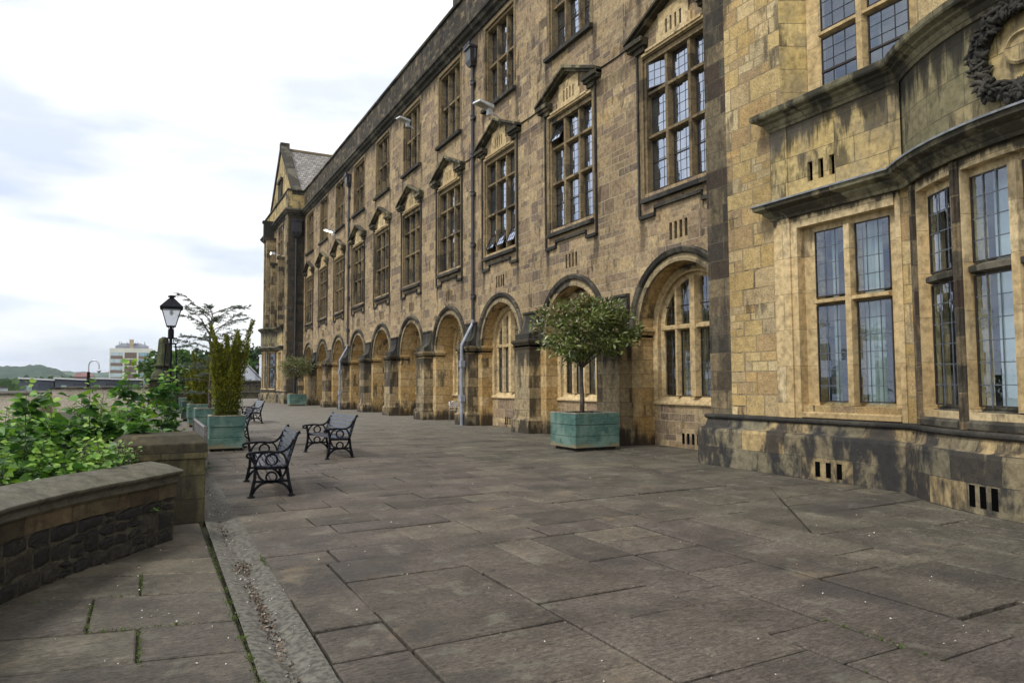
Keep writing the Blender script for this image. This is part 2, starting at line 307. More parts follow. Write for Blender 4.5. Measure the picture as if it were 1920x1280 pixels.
# ---------------------------------------------------------------- geometry helpers
class MB:
    """collects faces of one part; build() links them as one mesh"""
    def __init__(s): s.v = []; s.f = []; s.mi = []; s.tone = []
    def face(s, pts, mi=0, tone=0.):
        i = len(s.v); s.v += [tuple(p) for p in pts]; s.f.append(tuple(range(i, i+len(pts)))); s.mi.append(mi); s.tone.append(tone)
    def hexa(s, c, mi=0, tone=0.):
        """8 corners: bottom 4 then top 4"""
        i = len(s.v); s.v += [tuple(p) for p in c]
        for q in ((3, 2, 1, 0), (4, 5, 6, 7), (0, 1, 5, 4), (1, 2, 6, 5), (2, 3, 7, 6), (3, 0, 4, 7)):
            s.f.append(tuple(i+k for k in q)); s.mi.append(mi); s.tone.append(tone)
    def box(s, x0, x1, y0, y1, z0, z1, mi=0, tone=0.):
        s.hexa([(x0, y0, z0), (x1, y0, z0), (x1, y1, z0), (x0, y1, z0), (x0, y0, z1), (x1, y0, z1), (x1, y1, z1), (x0, y1, z1)], mi, tone)
    def boxT(s, T, u0, u1, z0, z1, d0, d1, n=1, mi=0, z0b=None, z1b=None):
        """box on a wall: u along it, z up, d outwards; z0b/z1b are the heights at the outer face"""
        z0b = z0 if z0b is None else z0b; z1b = z1 if z1b is None else z1b
        for k in range(n):
            a = u0+(u1-u0)*k/n; b = u0+(u1-u0)*(k+1)/n
            s.hexa([T(a, z0, d0), T(b, z0, d0), T(b, z0b, d1), T(a, z0b, d1), T(a, z1, d0), T(b, z1, d0), T(b, z1b, d1), T(a, z1b, d1)], mi)
    def panel(s, T, u0, u1, z0, z1, holes=(), n=1, depth=0., d=0., mi=0):
        us = sorted({u0, u1} | {u0+(u1-u0)*k/n for k in range(n+1)} | {q for h in holes for q in h[:2] if u0 < q < u1})
        zs = sorted({z0, z1} | {q for h in holes for q in h[2:4] if z0 < q < z1})
        for a, b in zip(us, us[1:]):
            if b-a < 1e-6: continue
            for c, e in zip(zs, zs[1:]):
                um, zm = (a+b)/2, (c+e)/2
                if any(h[0] < um < h[1] and h[2] < zm < h[3] for h in holes): continue
                s.face([T(a, c, d), T(b, c, d), T(b, e, d), T(a, e, d)], mi)
        if depth:
            for h in holes:
                for q in (h[0], h[1]): s.face([T(q, h[2], d), T(q, h[3], d), T(q, h[3], d-depth), T(q, h[2], d-depth)], mi)
                for q in (h[2], h[3]):
                    for a, b in zip(us, us[1:]):
                        if h[0] <= (a+b)/2 <= h[1]: s.face([T(a, q, d), T(b, q, d), T(b, q, d-depth), T(a, q, d-depth)], mi)
    def path(s, pts, prof, closed=False, mi=0, caps=True):
        """sweep profile [(d,z)] along the plan polyline pts; d goes to the left-hand side of travel, mitred"""
        n = len(pts); rows = []
        for i, p in enumerate(pts):
            def nrm(a, b):
                dx, dy = b[0]-a[0], b[1]-a[1]; l = math.hypot(dx, dy) or 1; return (-dy/l, dx/l)
            if closed: n1 = nrm(pts[i-1], p); n2 = nrm(p, pts[(i+1) % n])
            else: n1 = nrm(pts[i-1], p) if i else None; n2 = nrm(p, pts[i+1]) if i < n-1 else None
            n1 = n1 or n2; n2 = n2 or n1
            mx, my = n1[0]+n2[0], n1[1]+n2[1]; k = 2/(mx*mx+my*my) if mx*mx+my*my > .2 else 1
            rows.append([(p[0]+mx*k*d, p[1]+my*k*d, z) for d, z in prof])
        m = len(prof)
        for i in range(n if closed else n-1):
            a, b = rows[i], rows[(i+1) % n]
            for j in range(m-1): s.face([a[j], b[j], b[j+1], a[j+1]], mi)
        if caps and not closed: s.face(rows[0], mi); s.face(rows[-1][::-1], mi)
    def tube(s, pts, r, n=8, mi=0, cap=True, tone=0.):
        rs = r if isinstance(r, (list, tuple)) else [r]*len(pts); rings = []
        pv = [Vector(p) for p in pts]; ref = None
        for i, p in enumerate(pv):
            t = ((pv[i+1]-p) if i == 0 else (p-pv[i-1]) if i == len(pv)-1 else (pv[i+1]-pv[i-1])).normalized()
            if ref is None: ref = t.orthogonal().normalized()
            ref = (ref - t*ref.dot(t)); ref = ref.normalized() if ref.length > 1e-4 else t.orthogonal().normalized()
            bt = t.cross(ref); i0 = len(s.v)
            for k in range(n):
                a = 2*PI*k/n; s.v.append(tuple(p + (ref*math.cos(a)+bt*math.sin(a))*rs[i]))
            rings.append(i0)
        for a, b in zip(rings, rings[1:]):
            for k in range(n):
                k2 = (k+1) % n; s.f.append((a+k, a+k2, b+k2, b+k)); s.mi.append(mi); s.tone.append(tone)
        if cap:
            s.f.append(tuple(rings[0]+k for k in range(n))[::-1]); s.mi.append(mi); s.tone.append(tone)
            s.f.append(tuple(rings[-1]+k for k in range(n))); s.mi.append(mi); s.tone.append(tone)
    def strip(s, F, pts, w, t0, t1, mi=0, closed=False):
        """flat bar of in-plane width w along 2-D points, extruded t0..t1; F(a,z,t) -> xyz"""
        n = len(pts); L = []; Rr = []
        for i, p in enumerate(pts):
            if closed: a, b = pts[i-1], pts[(i+1) % n]
            else: a, b = pts[max(0, i-1)], pts[min(n-1, i+1)]
            dx, dy = b[0]-a[0], b[1]-a[1]; l = math.hypot(dx, dy) or 1
            ww = w[i] if isinstance(w, (list, tuple)) else w
            nx, ny = -dy/l*ww/2, dx/l*ww/2; L.append((p[0]+nx, p[1]+ny)); Rr.append((p[0]-nx, p[1]-ny))
        for i in range(n if closed else n-1):
            j = (i+1) % n
            s.hexa([F(*L[i], t0), F(*Rr[i], t0), F(*Rr[j], t0), F(*L[j], t0), F(*L[i], t1), F(*Rr[i], t1), F(*Rr[j], t1), F(*L[j], t1)], mi)
    def lathe(s, c, prof, n=16, mi=0, rot=0., sx=1., sy=1.):
        rows = [[(c[0]+r*math.cos(rot+2*PI*k/n)*sx, c[1]+r*math.sin(rot+2*PI*k/n)*sy, c[2]+z) for k in range(n)] for r, z in prof]
        for a, b in zip(rows, rows[1:]):
            for k in range(n): s.face([a[k], a[(k+1) % n], b[(k+1) % n], b[k]], mi)
        s.face(rows[0][::-1], mi); s.face(rows[-1], mi)
    def build(s, name, mats, parent=None, smooth=False, bevel=0., merge=True, tone=False, recalc=True):
        me = bpy.data.meshes.new(name); off = wloc(parent) if parent else Vector((0, 0, 0))
        v = [(a-off.x, b-off.y, c-off.z) for a, b, c in s.v] if parent and not parent.get('local') else s.v
        me.from_pydata(v, [], s.f)
        if not isinstance(mats, (list, tuple)): mats = [mats]
        for q in mats: me.materials.append(M[q] if isinstance(q, str) else q)
        me.polygons.foreach_set('material_index', s.mi)
        if tone:
            a = me.attributes.new('tone', 'FLOAT', 'FACE'); a.data.foreach_set('value', s.tone)
        if merge or recalc:
            b = bmesh.new(); b.from_mesh(me)
            if merge: bmesh.ops.remove_doubles(b, verts=b.verts, dist=.0004)
            if recalc: bmesh.ops.recalc_face_normals(b, faces=b.faces)
            b.to_mesh(me); b.free()
        if smooth: me.polygons.foreach_set('use_smooth', [True]*len(me.polygons))
        o = bpy.data.objects.new(name, me); COL.objects.link(o)
        if parent: o.parent = parent
        if bevel:
            md = o.modifiers.new('bevel', 'BEVEL'); md.width = bevel; md.segments = 2; md.limit_method = 'ANGLE'
        return o
def wloc(o):
    v = Vector(o.location)
    while o.parent: o = o.parent; v += o.location
    return v
def thing(name, label, cat, loc=(0, 0, 0), rz=0., group=None, local=False):
    o = bpy.data.objects.new(name, None); COL.objects.link(o); o.location = loc; o.rotation_euler = (0, 0, rz)
    o.empty_display_size = .2; o['label'] = label; o['category'] = cat
    if group: o['group'] = group
    if local: o['local'] = 1
    return o
def kindof(o, k): o['kind'] = k; return o
def tag(o, label, cat, group=None):
    o['label'] = label; o['category'] = cat
    if group: o['group'] = group
    return o
def dup(root, loc=None, rz=None, label=None, group=None, parent=None):
    r = root.copy(); COL.objects.link(r)
    if loc is not None: r.location = loc
    if rz is not None: r.rotation_euler = (0, 0, rz)
    if label: r['label'] = label
    if group: r['group'] = group
    if parent: r.parent = parent
    for ch in list(root.children):
        c = ch.copy(); COL.objects.link(c); c.parent = r
        for g in list(ch.children):
            d = g.copy(); COL.objects.link(d); d.parent = c
    return r
def arc(cx, cy, r, a0, a1, n):
    return [(cx+r*math.cos(a0+(a1-a0)*k/n), cy+r*math.sin(a0+(a1-a0)*k/n)) for k in range(n+1)]

def cloud_mesh(name, C, Nrm, Dir, size, shape, mat, tone, parent=None, fold=.25):
    """many small leaves as one mesh. C centres, Nrm normals, Dir leaf axes (n,3); shape [(along, across)] outline half, folded at the midrib"""
    C = np.asarray(C, float); n = len(C); off = np.array(wloc(parent)) if parent and not parent.get('local') else np.zeros(3)
    Dir = Dir/np.linalg.norm(Dir, axis=1, keepdims=True); Nrm = Nrm - Dir*np.sum(Nrm*Dir, 1, keepdims=True)
    Nrm = Nrm/np.maximum(np.linalg.norm(Nrm, axis=1, keepdims=True), 1e-6); Sd = np.cross(Nrm, Dir)
    k = len(shape); base = []
    for (a, w) in shape: base.append((a, 0, 0))
    P = []
    # vertices: midrib points then left and right outline points
    for (a, w) in shape: P.append((a, 0., -abs(fold)*.0 - .10*a*a))
    for (a, w) in shape[1:-1]: P.append((a, w, fold*w - .10*a*a))
    for (a, w) in shape[1:-1]: P.append((a, -w, fold*w - .10*a*a))
    P = np.array(P); sz = np.asarray(size).reshape(n, 1, 1)
    V = C[:, None, :] - off + sz*(P[None, :, 0:1]*Dir[:, None, :] + P[None, :, 1:2]*Sd[:, None, :] + P[None, :, 2:3]*Nrm[:, None, :])
    m = k-2; F = []
    for base_i in (k, k+m):
        idx = list(range(base_i, base_i+m)); poly = [0]+idx+[k-1]+list(range(k-2, 0, -1))
        F.append(poly if base_i == k else poly[::-1])
    nv = len(P); L = len(F[0]); me = bpy.data.meshes.new(name)
    loops = np.concatenate([np.array(f) for f in F]); allv = (loops[None, :] + nv*np.arange(n)[:, None]).ravel()
    me.vertices.add(nv*n); me.vertices.foreach_set('co', V.ravel()); me.loops.add(len(allv)); me.loops.foreach_set('vertex_index', allv.astype(np.int32))
    me.polygons.add(2*n); me.polygons.foreach_set('loop_start', (np.arange(2*n)*L).astype(np.int32)); me.polygons.foreach_set('loop_total', np.full(2*n, L, np.int32))
    me.update(calc_edges=True); me.materials.append(M[mat])
    a = me.attributes.new('tone', 'FLOAT', 'FACE'); a.data.foreach_set('value', np.repeat(np.clip(tone, 0, 1), 2))
    o = bpy.data.objects.new(name, me); COL.objects.link(o)
    if parent: o.parent = parent
    return o
LEAF = [(0, 0), (.18, .36), (.5, .46), (.8, .24), (1.05, 0)]
NARROW = [(0, 0), (.3, .17), (.65, .17), (1., 0)]
NEEDLE = [(0, 0), (.4, .13), (1., 0)]
def rdir(n): v = RNG.normal(size=(n, 3)); return v/np.linalg.norm(v, axis=1, keepdims=True)
# ---------------------------------------------------------------- ground and terrace
mb = MB(); mb.box(-6000, 6000, -3000, 9000, -12.5, -12.); o = kindof(mb.build('ground', 'earth'), 'structure')
mb = MB(); mb.box(.5, 40, -6, 110, -12, -.06); o = kindof(mb.build('terrace_base', 'joint'), 'structure')
mb = MB(); mb.box(-7, .5, 6, 62, -12, -.45); mb.box(-7, .5, -6, 6, -12, -.06); o = kindof(mb.build('planting_bed', 'bed'), 'structure')

def clip(poly, p, n):
    """keep the side of the line where (q-p).n >= 0"""
    out = []
    for a, b in zip(poly, poly[1:]+poly[:1]):
        da = (a[0]-p[0])*n[0]+(a[1]-p[1])*n[1]; db = (b[0]-p[0])*n[0]+(b[1]-p[1])*n[1]
        if da >= 0: out.append(a)
        if (da > 0) != (db > 0) and abs(da-db) > 1e-9:
            t = da/(da-db); out.append((a[0]+(b[0]-a[0])*t, a[1]+(b[1]-a[1])*t))
    return out
def slab(mb, poly, gap, h=.012, tilt=.006):
    """one flagstone: shrunken outline with rounded-off arrises and a slightly uneven top"""
    if len(poly) < 3: return
    cx = sum(p[0] for p in poly)/len(poly); cy = sum(p[1] for p in poly)/len(poly)
    def off(poly, g):
        q = poly
        for a, b in zip(poly, poly[1:]+poly[:1]):
            dx, dy = b[0]-a[0], b[1]-a[1]; l = math.hypot(dx, dy)
            if l < 1e-6: continue
            nx, ny = -dy/l, dx/l
            if (cx-a[0])*nx+(cy-a[1])*ny < 0: nx, ny = -nx, -ny
            q = clip(q, (a[0]+nx*g, a[1]+ny*g), (nx, ny))
        return q
    A = off(poly, gap); B = off(poly, gap+.011)
    if len(A) < 3 or len(A) != len(B): return
    tx, ty, dz = random.uniform(-tilt, tilt), random.uniform(-tilt, tilt), random.uniform(-.008, .003)
    zf = lambda p, e: dz+e+tx*(p[0]-cx)+ty*(p[1]-cy)
    tone = random.random()
    top = [(p[0], p[1], zf(p, 0)) for p in B]; mid = [(p[0], p[1], zf(p, -.008)) for p in A]; bot = [(p[0], p[1], -.05) for p in A]
    mb.face(top, 0, tone)
    n = len(A)
    for i in range(n):
        j = (i+1) % n; mb.face([mid[i], mid[j], top[j], top[i]], 0, tone); mb.face([bot[i], bot[j], mid[j], mid[i]], 0, tone)
DIA = ((8.16, 7.3), (6.25, 5.08))      # the long diagonal joint on the right
def cut(mb, P, g):
    dx, dy = DIA[1][0]-DIA[0][0], DIA[1][1]-DIA[0][1]; l = math.hypot(dx, dy); nr = (-dy/l, dx/l)
    ys = [p[1] for p in P]; xs = [p[0] for p in P]; near = 6.0 < (min(xs)+max(xs))/2 < 8.4 and 4.9 < (min(ys)+max(ys))/2 < 7.5
    sd = [(p[0]-DIA[0][0])*nr[0]+(p[1]-DIA[0][1])*nr[1] for p in P]
    if near and min(sd) < -.05 and max(sd) > .05:
        for sg in (1, -1): slab(mb, clip(P, DIA[0], (nr[0]*sg, nr[1]*sg)), g)
    else: slab(mb, P, g)
def terrace():
    mb = MB(); x = .985; YS = 6.35
    gap = lambda: random.uniform(.004, .0075) if random.random() < .48 else random.uniform(.009, .017)
    j = lambda: random.uniform(-.008, .008)
    for x1 in [1.46, 2.55, 3.55, 4.07, 4.88, 5.66, 6.26, 7.2, 7.85, 8.75, 9.45, 10.3, 11.2]:      # near the camera: columns
        y = -4 + random.uniform(0, .8)
        while y < YS-.01:
            L = random.choice((.55, .7, .8, .95, 1.1)); y1 = y+L
            if YS-y1 < .38: y1 = YS
            if L > .9 and x1-x > .85 and random.random() < .4:
                xm = x+(x1-x)*random.uniform(.4, .6); cut(mb, [(x, y), (xm, y), (xm, y1), (x, y1)], gap()); cut(mb, [(xm, y), (x1, y), (x1, y1), (xm, y1)], gap())
            else: cut(mb, [(x+j(), y+j()), (x1+j(), y+j()), (x1+j(), y1+j()), (x+j(), y1+j())], gap())
            y = y1
        x = x1
    y = YS
    while y < 84:                                                                                  # further off: courses across
        y1 = y+random.choice((.42, .5, .56, .65, .72)); x = .985
        while x < 11.9:
            x1 = x+random.choice((.6, .75, .9, 1.1, 1.3))
            if y > 40: x1 += .5
            if 12-x1 < .5: x1 = 12.
            cut(mb, [(x+j(), y+j()), (x1+j(), y+j()), (x1+j(), y1+j()), (x+j(), y1+j())], gap()*(1+max(0, y-10)*.02))
            x = x1
        y = y1
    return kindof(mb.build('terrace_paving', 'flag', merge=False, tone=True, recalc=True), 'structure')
terrace()
# big slabs left of the channel, their courses slanting back to the left
def side_paving():
    mb = MB(); c0 = .30
    ys = [-2, -.9, 0, .75, 1.5, 2.2, 2.95, 3.7, 4.55, 5.14, 5.88, 6.5, 7.1, 7.75, 8.35, 8.88]
    s = [-.2]*8+[-.21, -.25, -.36, -.40, -.2, -.1, 0, 0]
    cuts = {8: [-1.9, -.01], 9: [-1.1, -.31], 10: [-2.1, 0.], 11: [-.6]}
    for k in range(len(ys)-1):
        xs = [-3.4]+sorted(cuts.get(k, [-2.0+random.uniform(-.3, .3), -.5+random.uniform(-.5, .4)]))+[.582]
        for a, b in zip(xs, xs[1:]):
            f = lambda x, i: ys[i]+s[i]*(x-.582)
            P = [(a, f(a, k)), (b, f(b, k)), (b, f(b, k+1)), (a, f(a, k+1))]
            slab(mb, P, random.uniform(.006, .012), tilt=.004)
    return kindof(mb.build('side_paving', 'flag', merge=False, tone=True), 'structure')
side_paving()
mb = MB(); mb.box(-3.4, .6, -3, 9, -.3, -.035); kindof(mb.build('side_paving_bed', 'joint'), 'structure')
# dished concrete channel
def channel():
    mb = MB(); n = 60
    prof = [(.585, -.004), (.605, .0), (.66, -.012), (.715, -.034), (.76, -.043), (.80, -.034), (.87, -.010), (.945, 0.), (.965, -.004)]
    ys = []; y = -4.
    while y < 17: ys.append(y); y += .11
    joints = [3.9, 5.28, 6.82, 8.6, 10.6, 12.6, 14.6]
    rows = []
    for y in ys:
        sh = .013*(y-4) if y > 4 else 0
        sh = min(sh*.9, .12)
        j = -.008 if any(abs(y-q) < .055 for q in joints) else 0
        rows.append([(x+sh, y, z+j) for i, (x, z) in enumerate(prof)])
    for a, b in zip(rows, rows[1:]):
        for i in range(8): mb.face([a[i], a[i+1], b[i+1], b[i]])
    return kindof(mb.build('drainage_channel', 'concrete', smooth=True), 'structure')
channel()
def debris():
    """dead leaves and grit lying in the channel, petals blown over the flags, moss in the joints"""
    n = 900; C = np.zeros((n, 3))
    C[:, 1] = np.where(RNG.random(n) < .7, RNG.normal(5.2, .55, n), RNG.uniform(4, 14, n)); 
    C[:, 0] = .76 + np.clip((C[:, 1]-4)*.0117, 0, .12) + RNG.normal(0, .028, n); C[:, 2] = -.036 + RNG.random(n)*.012
    k = RNG.random(n) < .22; C[k, 1] = RNG.normal(6.65, .12, k.sum()); C[k, 0] = .80+RNG.normal(0, .055, k.sum()); C[k, 2] = -.022
    k = RNG.random(n) < .12; C[k, 1] = RNG.normal(8.4, .4, k.sum()); C[k, 0] = .78+RNG.normal(0, .03, k.sum())
    up_ = np.tile([0, 0, 1.], (n, 1)) + RNG.normal(0, .5, (n, 3))
    M['litter'] = attr_mat('dead_leaf_litter', [(.045, .036, .028), (.085, .062, .045), (.14, .10, .07), (.34, .31, .27)], .9, 0, .2)
    kindof(cloud_mesh('leaf_litter', C, up_, rdir(n), RNG.uniform(.008, .026, n), LEAF, 'litter', RNG.random(n)), 'stuff')
    n = 1500; C = np.zeros((n, 3)); r = RNG.random(n)
    C[:, 1] = 2.5 + 30*RNG.random(n)**1.6; C[:, 0] = RNG.uniform(1., 9.4, n)
    q = RNG.random(n) < .35; C[q, 0] = RNG.uniform(9.2, 10.4, q.sum()); C[q, 1] = RNG.uniform(11., 30, q.sum())
    q = RNG.random(n) < .05; C[q, 0] = RNG.uniform(-.6, .58, q.sum()); C[q, 1] = RNG.uniform(4, 8, q.sum())
    q = RNG.random(n) < .10; C[q, 0] = .82+RNG.normal(0, .1, q.sum()); C[q, 1] = RNG.uniform(4, 13, q.sum())
    C[:, 2] = .004
    up_ = np.tile([0, 0, 1.], (n, 1)) + RNG.normal(0, .25, (n, 3))
    M['petal'] = attr_mat('pale_fallen_petal', [(.40, .38, .33), (.55, .53, .48), (.7, .68, .64)], .8, 0, .2)
    kindof(cloud_mesh('fallen_petals', C, up_, rdir(n), RNG.uniform(.004, .013, n)*(1+C[:, 1]*.03), LEAF, 'petal', RNG.random(n)), 'stuff')
    # moss tufts
    lines = [((.574, 3.4), (.574, 5.9), 620, .016), ((.58, 6.2), (.585, 7.5), 200, .008), ((-.36, 5.345), (.3, 5.21), 140, .007), ((.0, 5.22), (.0, 4.58), 110, .007), ((-.31, 6.02), (-.31, 5.36), 110, .007),
             ((0., 6.7), (0., 6.15), 120, .007), ((3.55, 3.6), (3.55, 2.4), 30, .005), ((4.07, 3.3), (4.07, 2.45), 200, .007),
             ((-3.1, 6.9), (.3, 6.0), 200, .01), ((.97, 6.5), (.975, 6.9), 120, .008)]
    P = []
    for a, b, k, w in lines:
        t = RNG.random(k); t = np.clip(t + .04*np.sin(t*40), 0, 1)
        P.append(np.stack([a[0]+(b[0]-a[0])*t+RNG.normal(0, w, k), a[1]+(b[1]-a[1])*t+RNG.normal(0, w, k), RNG.uniform(-.012, .008, k)], 1))
    P = np.concatenate(P); n = len(P); M['moss_leaf'] = attr_mat('green_moss', [(.05, .075, .018), (.09, .13, .03), (.14, .19, .05)], .9, .1, .2)
    d = rdir(n)*.5; d[:, 2] = abs(d[:, 2])+.3
    kindof(cloud_mesh('joint_moss', P, rdir(n), d, RNG.uniform(.008, .02, n), NARROW, 'moss_leaf', RNG.random(n)), 'stuff')
debris()
mb = MB(); mb.lathe((-.735, 6.88, 0), [(.02, 0), (.034, .012), (.03, .03), (.012, .042)], 9)
for v in range(len(mb.v)): mb.v[v] = (mb.v[v][0]+random.uniform(-.006, .006), mb.v[v][1]+random.uniform(-.006, .006), mb.v[v][2])
M['red'] = plain('red_rubber', (.5, .03, .03), .5)
tag(mb.build('litter_scrap', 'red'), 'small crumpled red scrap lying at the foot of the dark rubble wall', 'litter')
# ---------------------------------------------------------------- the college building
B = thing('college_building', 'long soot stained sandstone building with arcade, tall mullioned windows and curved bays', 'building', (11.1, 34, 0))
WX, D, Y0, NK = 11.12, 4.708, 12.6, 10
YC = lambda k: Y0+D*k
AR, AZ = 1.5, 2.97
def TF(yc, X=WX): return lambda u, z, d: (X-d, yc+u, z)
H1 = (-1.2, 1.2, 6.35, 9.86); H2 = (-1.14, 1.14, 11.93, 14.98)
def facade_wall():
    mb = MB()
    for k in range(NK):
        T = TF(YC(k)); a = -D/2; b = D/2; deep = .45 if k <= 2 else .85
        mb.panel(T, a, -AR, 0, AZ, mi=1); mb.panel(T, AR, b, 0, AZ, mi=1)
        n = 24; pts = [(AR*math.cos(PI-PI*i/n), AZ+AR*math.sin(PI-PI*i/n)) for i in range(n+1)]
        mb.panel(T, a, -AR, AZ, 4.95); mb.panel(T, AR, b, AZ, 4.95)
        for p, q in zip(pts, pts[1:]): mb.face([T(p[0], p[1], 0), T(q[0], q[1], 0), T(q[0], 4.95, 0), T(p[0], 4.95, 0)])
        for p, q in zip(pts, pts[1:]): mb.face([T(p[0], p[1], 0), T(q[0], q[1], 0), T(q[0], q[1], -deep), T(p[0], p[1], -deep)], 1)
        for s in (-AR, AR): mb.face([T(s, 0, 0), T(s, AZ, 0), T(s, AZ, -deep), T(s, 0, -deep)], 1)
        vent = [(-.33+.18*i, -.33+.18*i+.10, 5.02, 5.44) for i in range(4)]
        mb.panel(T, a, b, 4.95, 15.3, holes=[H1, H2]+vent, depth=0)
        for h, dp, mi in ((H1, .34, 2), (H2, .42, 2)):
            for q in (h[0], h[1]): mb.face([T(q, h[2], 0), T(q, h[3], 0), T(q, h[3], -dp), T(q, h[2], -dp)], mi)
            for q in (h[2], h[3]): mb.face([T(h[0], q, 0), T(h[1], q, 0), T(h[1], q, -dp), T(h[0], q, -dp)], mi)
        for h in vent: mb.panel(T, h[0], h[1], h[2], h[3], d=-.12, mi=3)
        for h in vent:
            for q in (h[0], h[1]): mb.face([T(q, h[2], 0), T(q, h[3], 0), T(q, h[3], -.12), T(q, h[2], -.12)], 2)
            mb.face([T(h[0], h[2], 0), T(h[1], h[2], 0), T(h[1], h[2], -.12), T(h[0], h[2], -.12)], 2)
        # clean bands above the upper window and jamb strips round it
        mb.boxT(T, -1.30, -1.145, 11.93, 15.12, .0, .012, mi=2); mb.boxT(T, 1.145, 1.30, 11.93, 15.12, .0, .012, mi=2)
        mb.boxT(T, -1.30, 1.30, 14.985, 15.12, .002, .02, mi=2)
        # apron wall inside the arch below the sill
        mb.panel(T, -AR, AR, 0, 1.12, d=-deep+.02, mi=1 if k > 2 else 0,
                 holes=[(-.12+.17*i, -.12+.17*i+.09, .10, .36) for i in range(4)] if k <= 2 else ())
        if k <= 2: mb.panel(T, -.2, .7, .05, .4, d=-deep-.1, mi=3)
        mb.boxT(T, -AR, AR, .0, .02, -deep-.3, -deep)
    # end blocks, back and roof so that the building is solid
    mb.box(WX+1.2, WX+14, 10.2, 57.4, 0, 15.2, 1)
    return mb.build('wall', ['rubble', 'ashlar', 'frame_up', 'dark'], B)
facade_wall()

# plinth, imposts, cornice, parapet
def long_trim():
    mb = MB(); P = [(WX, 57.3), (WX, 10.3)]      # travelling towards -y keeps the outside (-x) on the right, so d is negative
    mb.path(P, [(0, 15.2), (-.06, 15.22), (-.10, 15.34), (-.22, 15.40), (-.26, 15.52), (-.34, 15.56), (-.34, 15.68), (-.10, 15.80), (0, 15.82)])
    mb.build('cornice', 'mould', B)
    mb = MB(); mb.box(WX-.04, WX+.4, 10.3, 57.3, 15.8, 17.2); mb.build('parapet', 'parapet', B)
    mb = MB(); mb.path(P, [(.45, 17.2), (-.12, 17.2), (-.14, 17.26), (-.12, 17.34), (.18, 17.44), (.45, 17.4)]); mb.build('coping', 'mould', B)
    mb = MB(); mb.box(WX+1.2, WX+14, 10.2, 57.4, 15.2, 15.8)
    for a, b in (((WX+.9, 15.8), (WX+7.5, 21)), ): mb.face([(a[0], 10.2, a[1]), (a[0], 57.4, a[1]), (b[0], 57.4, b[1]), (b[0], 10.2, b[1])]); mb.face([(b[0], 10.2, 21), (b[0], 57.4, 21), (WX+14, 57.4, 15.8), (WX+14, 10.2, 15.8)])
    mb.build('main_roof', 'slate', B, recalc=False)
    mb = MB(); mb.box(WX-.02, WX+1.5, 22.2, 26.3, 17.35, 19.1); mb.face([(WX-.02, 22.2, 19.1), (WX-.02, 26.3, 19.1), (WX-.02, 24.25, 21.2)])
    mb.hexa([(WX-.06, 22, 19.1), (WX+1.5, 22, 19.1), (WX+1.5, 26.5, 19.1), (WX-.06, 26.5, 19.1), (WX-.06, 24.1, 21.3), (WX+1.5, 24.1, 21.3), (WX+1.5, 24.4, 21.3), (WX-.06, 24.4, 21.3)])
    mb.build('attic_gable', 'mould', B)
long_trim()
M['impost'] = stone('stained_impost_stone', 1.4, 5., [(.22, .17, .09), (.15, .12, .07), (.28, .20, .10)], mortar=(.08, .065, .045), msize=.005, soot=(.45, .60), sootamt=.8, warp=.002, tex=.2)
def impost():
    for k in range(NK+1):
        yb = YC(k)-D/2
        if k == 0 : continue
        last = k == NK
        hw = .5
        mb = MB(); y0, y1 = yb-hw, yb+hw
        if last: y1 = 57.3
        mb.box(10.70, WX+.02, y0, y1, 0, AZ); mb.build('buttress', 'pier', B, bevel=.012)
        mb = MB()
        mb.path([(WX+.3, y1), (10.70, y1), (10.70, y0), (WX+.3, y0)], [(0, 0), (-.08, 0), (-.08, .40), (-.06, .44), (-.03, .455), (-.012, .50), (0, .51)])
        mb.build('plinth', 'pier', B)
        mb = MB(); a0, a1 = YC(k-1)+AR, (YC(k)-AR if not last else 57.3); deep = .44
        mb.path([(WX+deep, a1), (WX, a1), (WX, y1), (10.70, y1), (10.70, y0), (WX, y0), (WX, a0), (WX+deep, a0)] if not last else [(WX, y1), (10.70, y1), (10.70, y0), (WX, y0), (WX, a0), (WX+deep, a0)],
                [(0, 2.68), (-.018, 2.69), (-.02, 2.72), (0, 2.735), (0, 2.79), (-.02, 2.80), (-.055, 2.87), (-.075, 2.89), (-.075, 2.96), (0, 2.985)])
        mb.mi = [1 if min(mb.v[i][0] for i in f) > WX-.082 and max(mb.v[i][0] for i in f) > WX+.05 else 0 for f in mb.f]
        mb.build('impost_moulding', ['impost', 'ashlar'], B)
        # scrolled buttress head: concave sweep back to the wall, flat cap
        mb = MB(); yb2 = (y0+y1)/2; hh = min(.46, (y1-y0)/2)
        prof = [(10.72, 2.985), (10.72, 3.16)] + [(10.72+.30*math.sin(t)*1.0, 3.16+.50*(1-math.cos(t))) for t in [PI/2*i/7 for i in range(1, 8)]] + [(11.02, 3.80), (10.98, 3.84), (10.98, 3.90), (WX+.01, 3.92)]
        n = len(prof)
        for i in range(n-1):
            (xa, za), (xb, zb) = prof[i], prof[i+1]
            mb.face([(xa, yb2-hh, za), (xa, yb2+hh, za), (xb, yb2+hh, zb), (xb, yb2-hh, zb)])
            for s in (-hh, hh): mb.face([(xa, yb2+s, za), (xb, yb2+s, zb), (WX+.01, yb2+s, zb), (WX+.01, yb2+s, za)])
        mb.build('buttress_scroll', 'sooty' if k % 2 else 'mould', B)
impost()

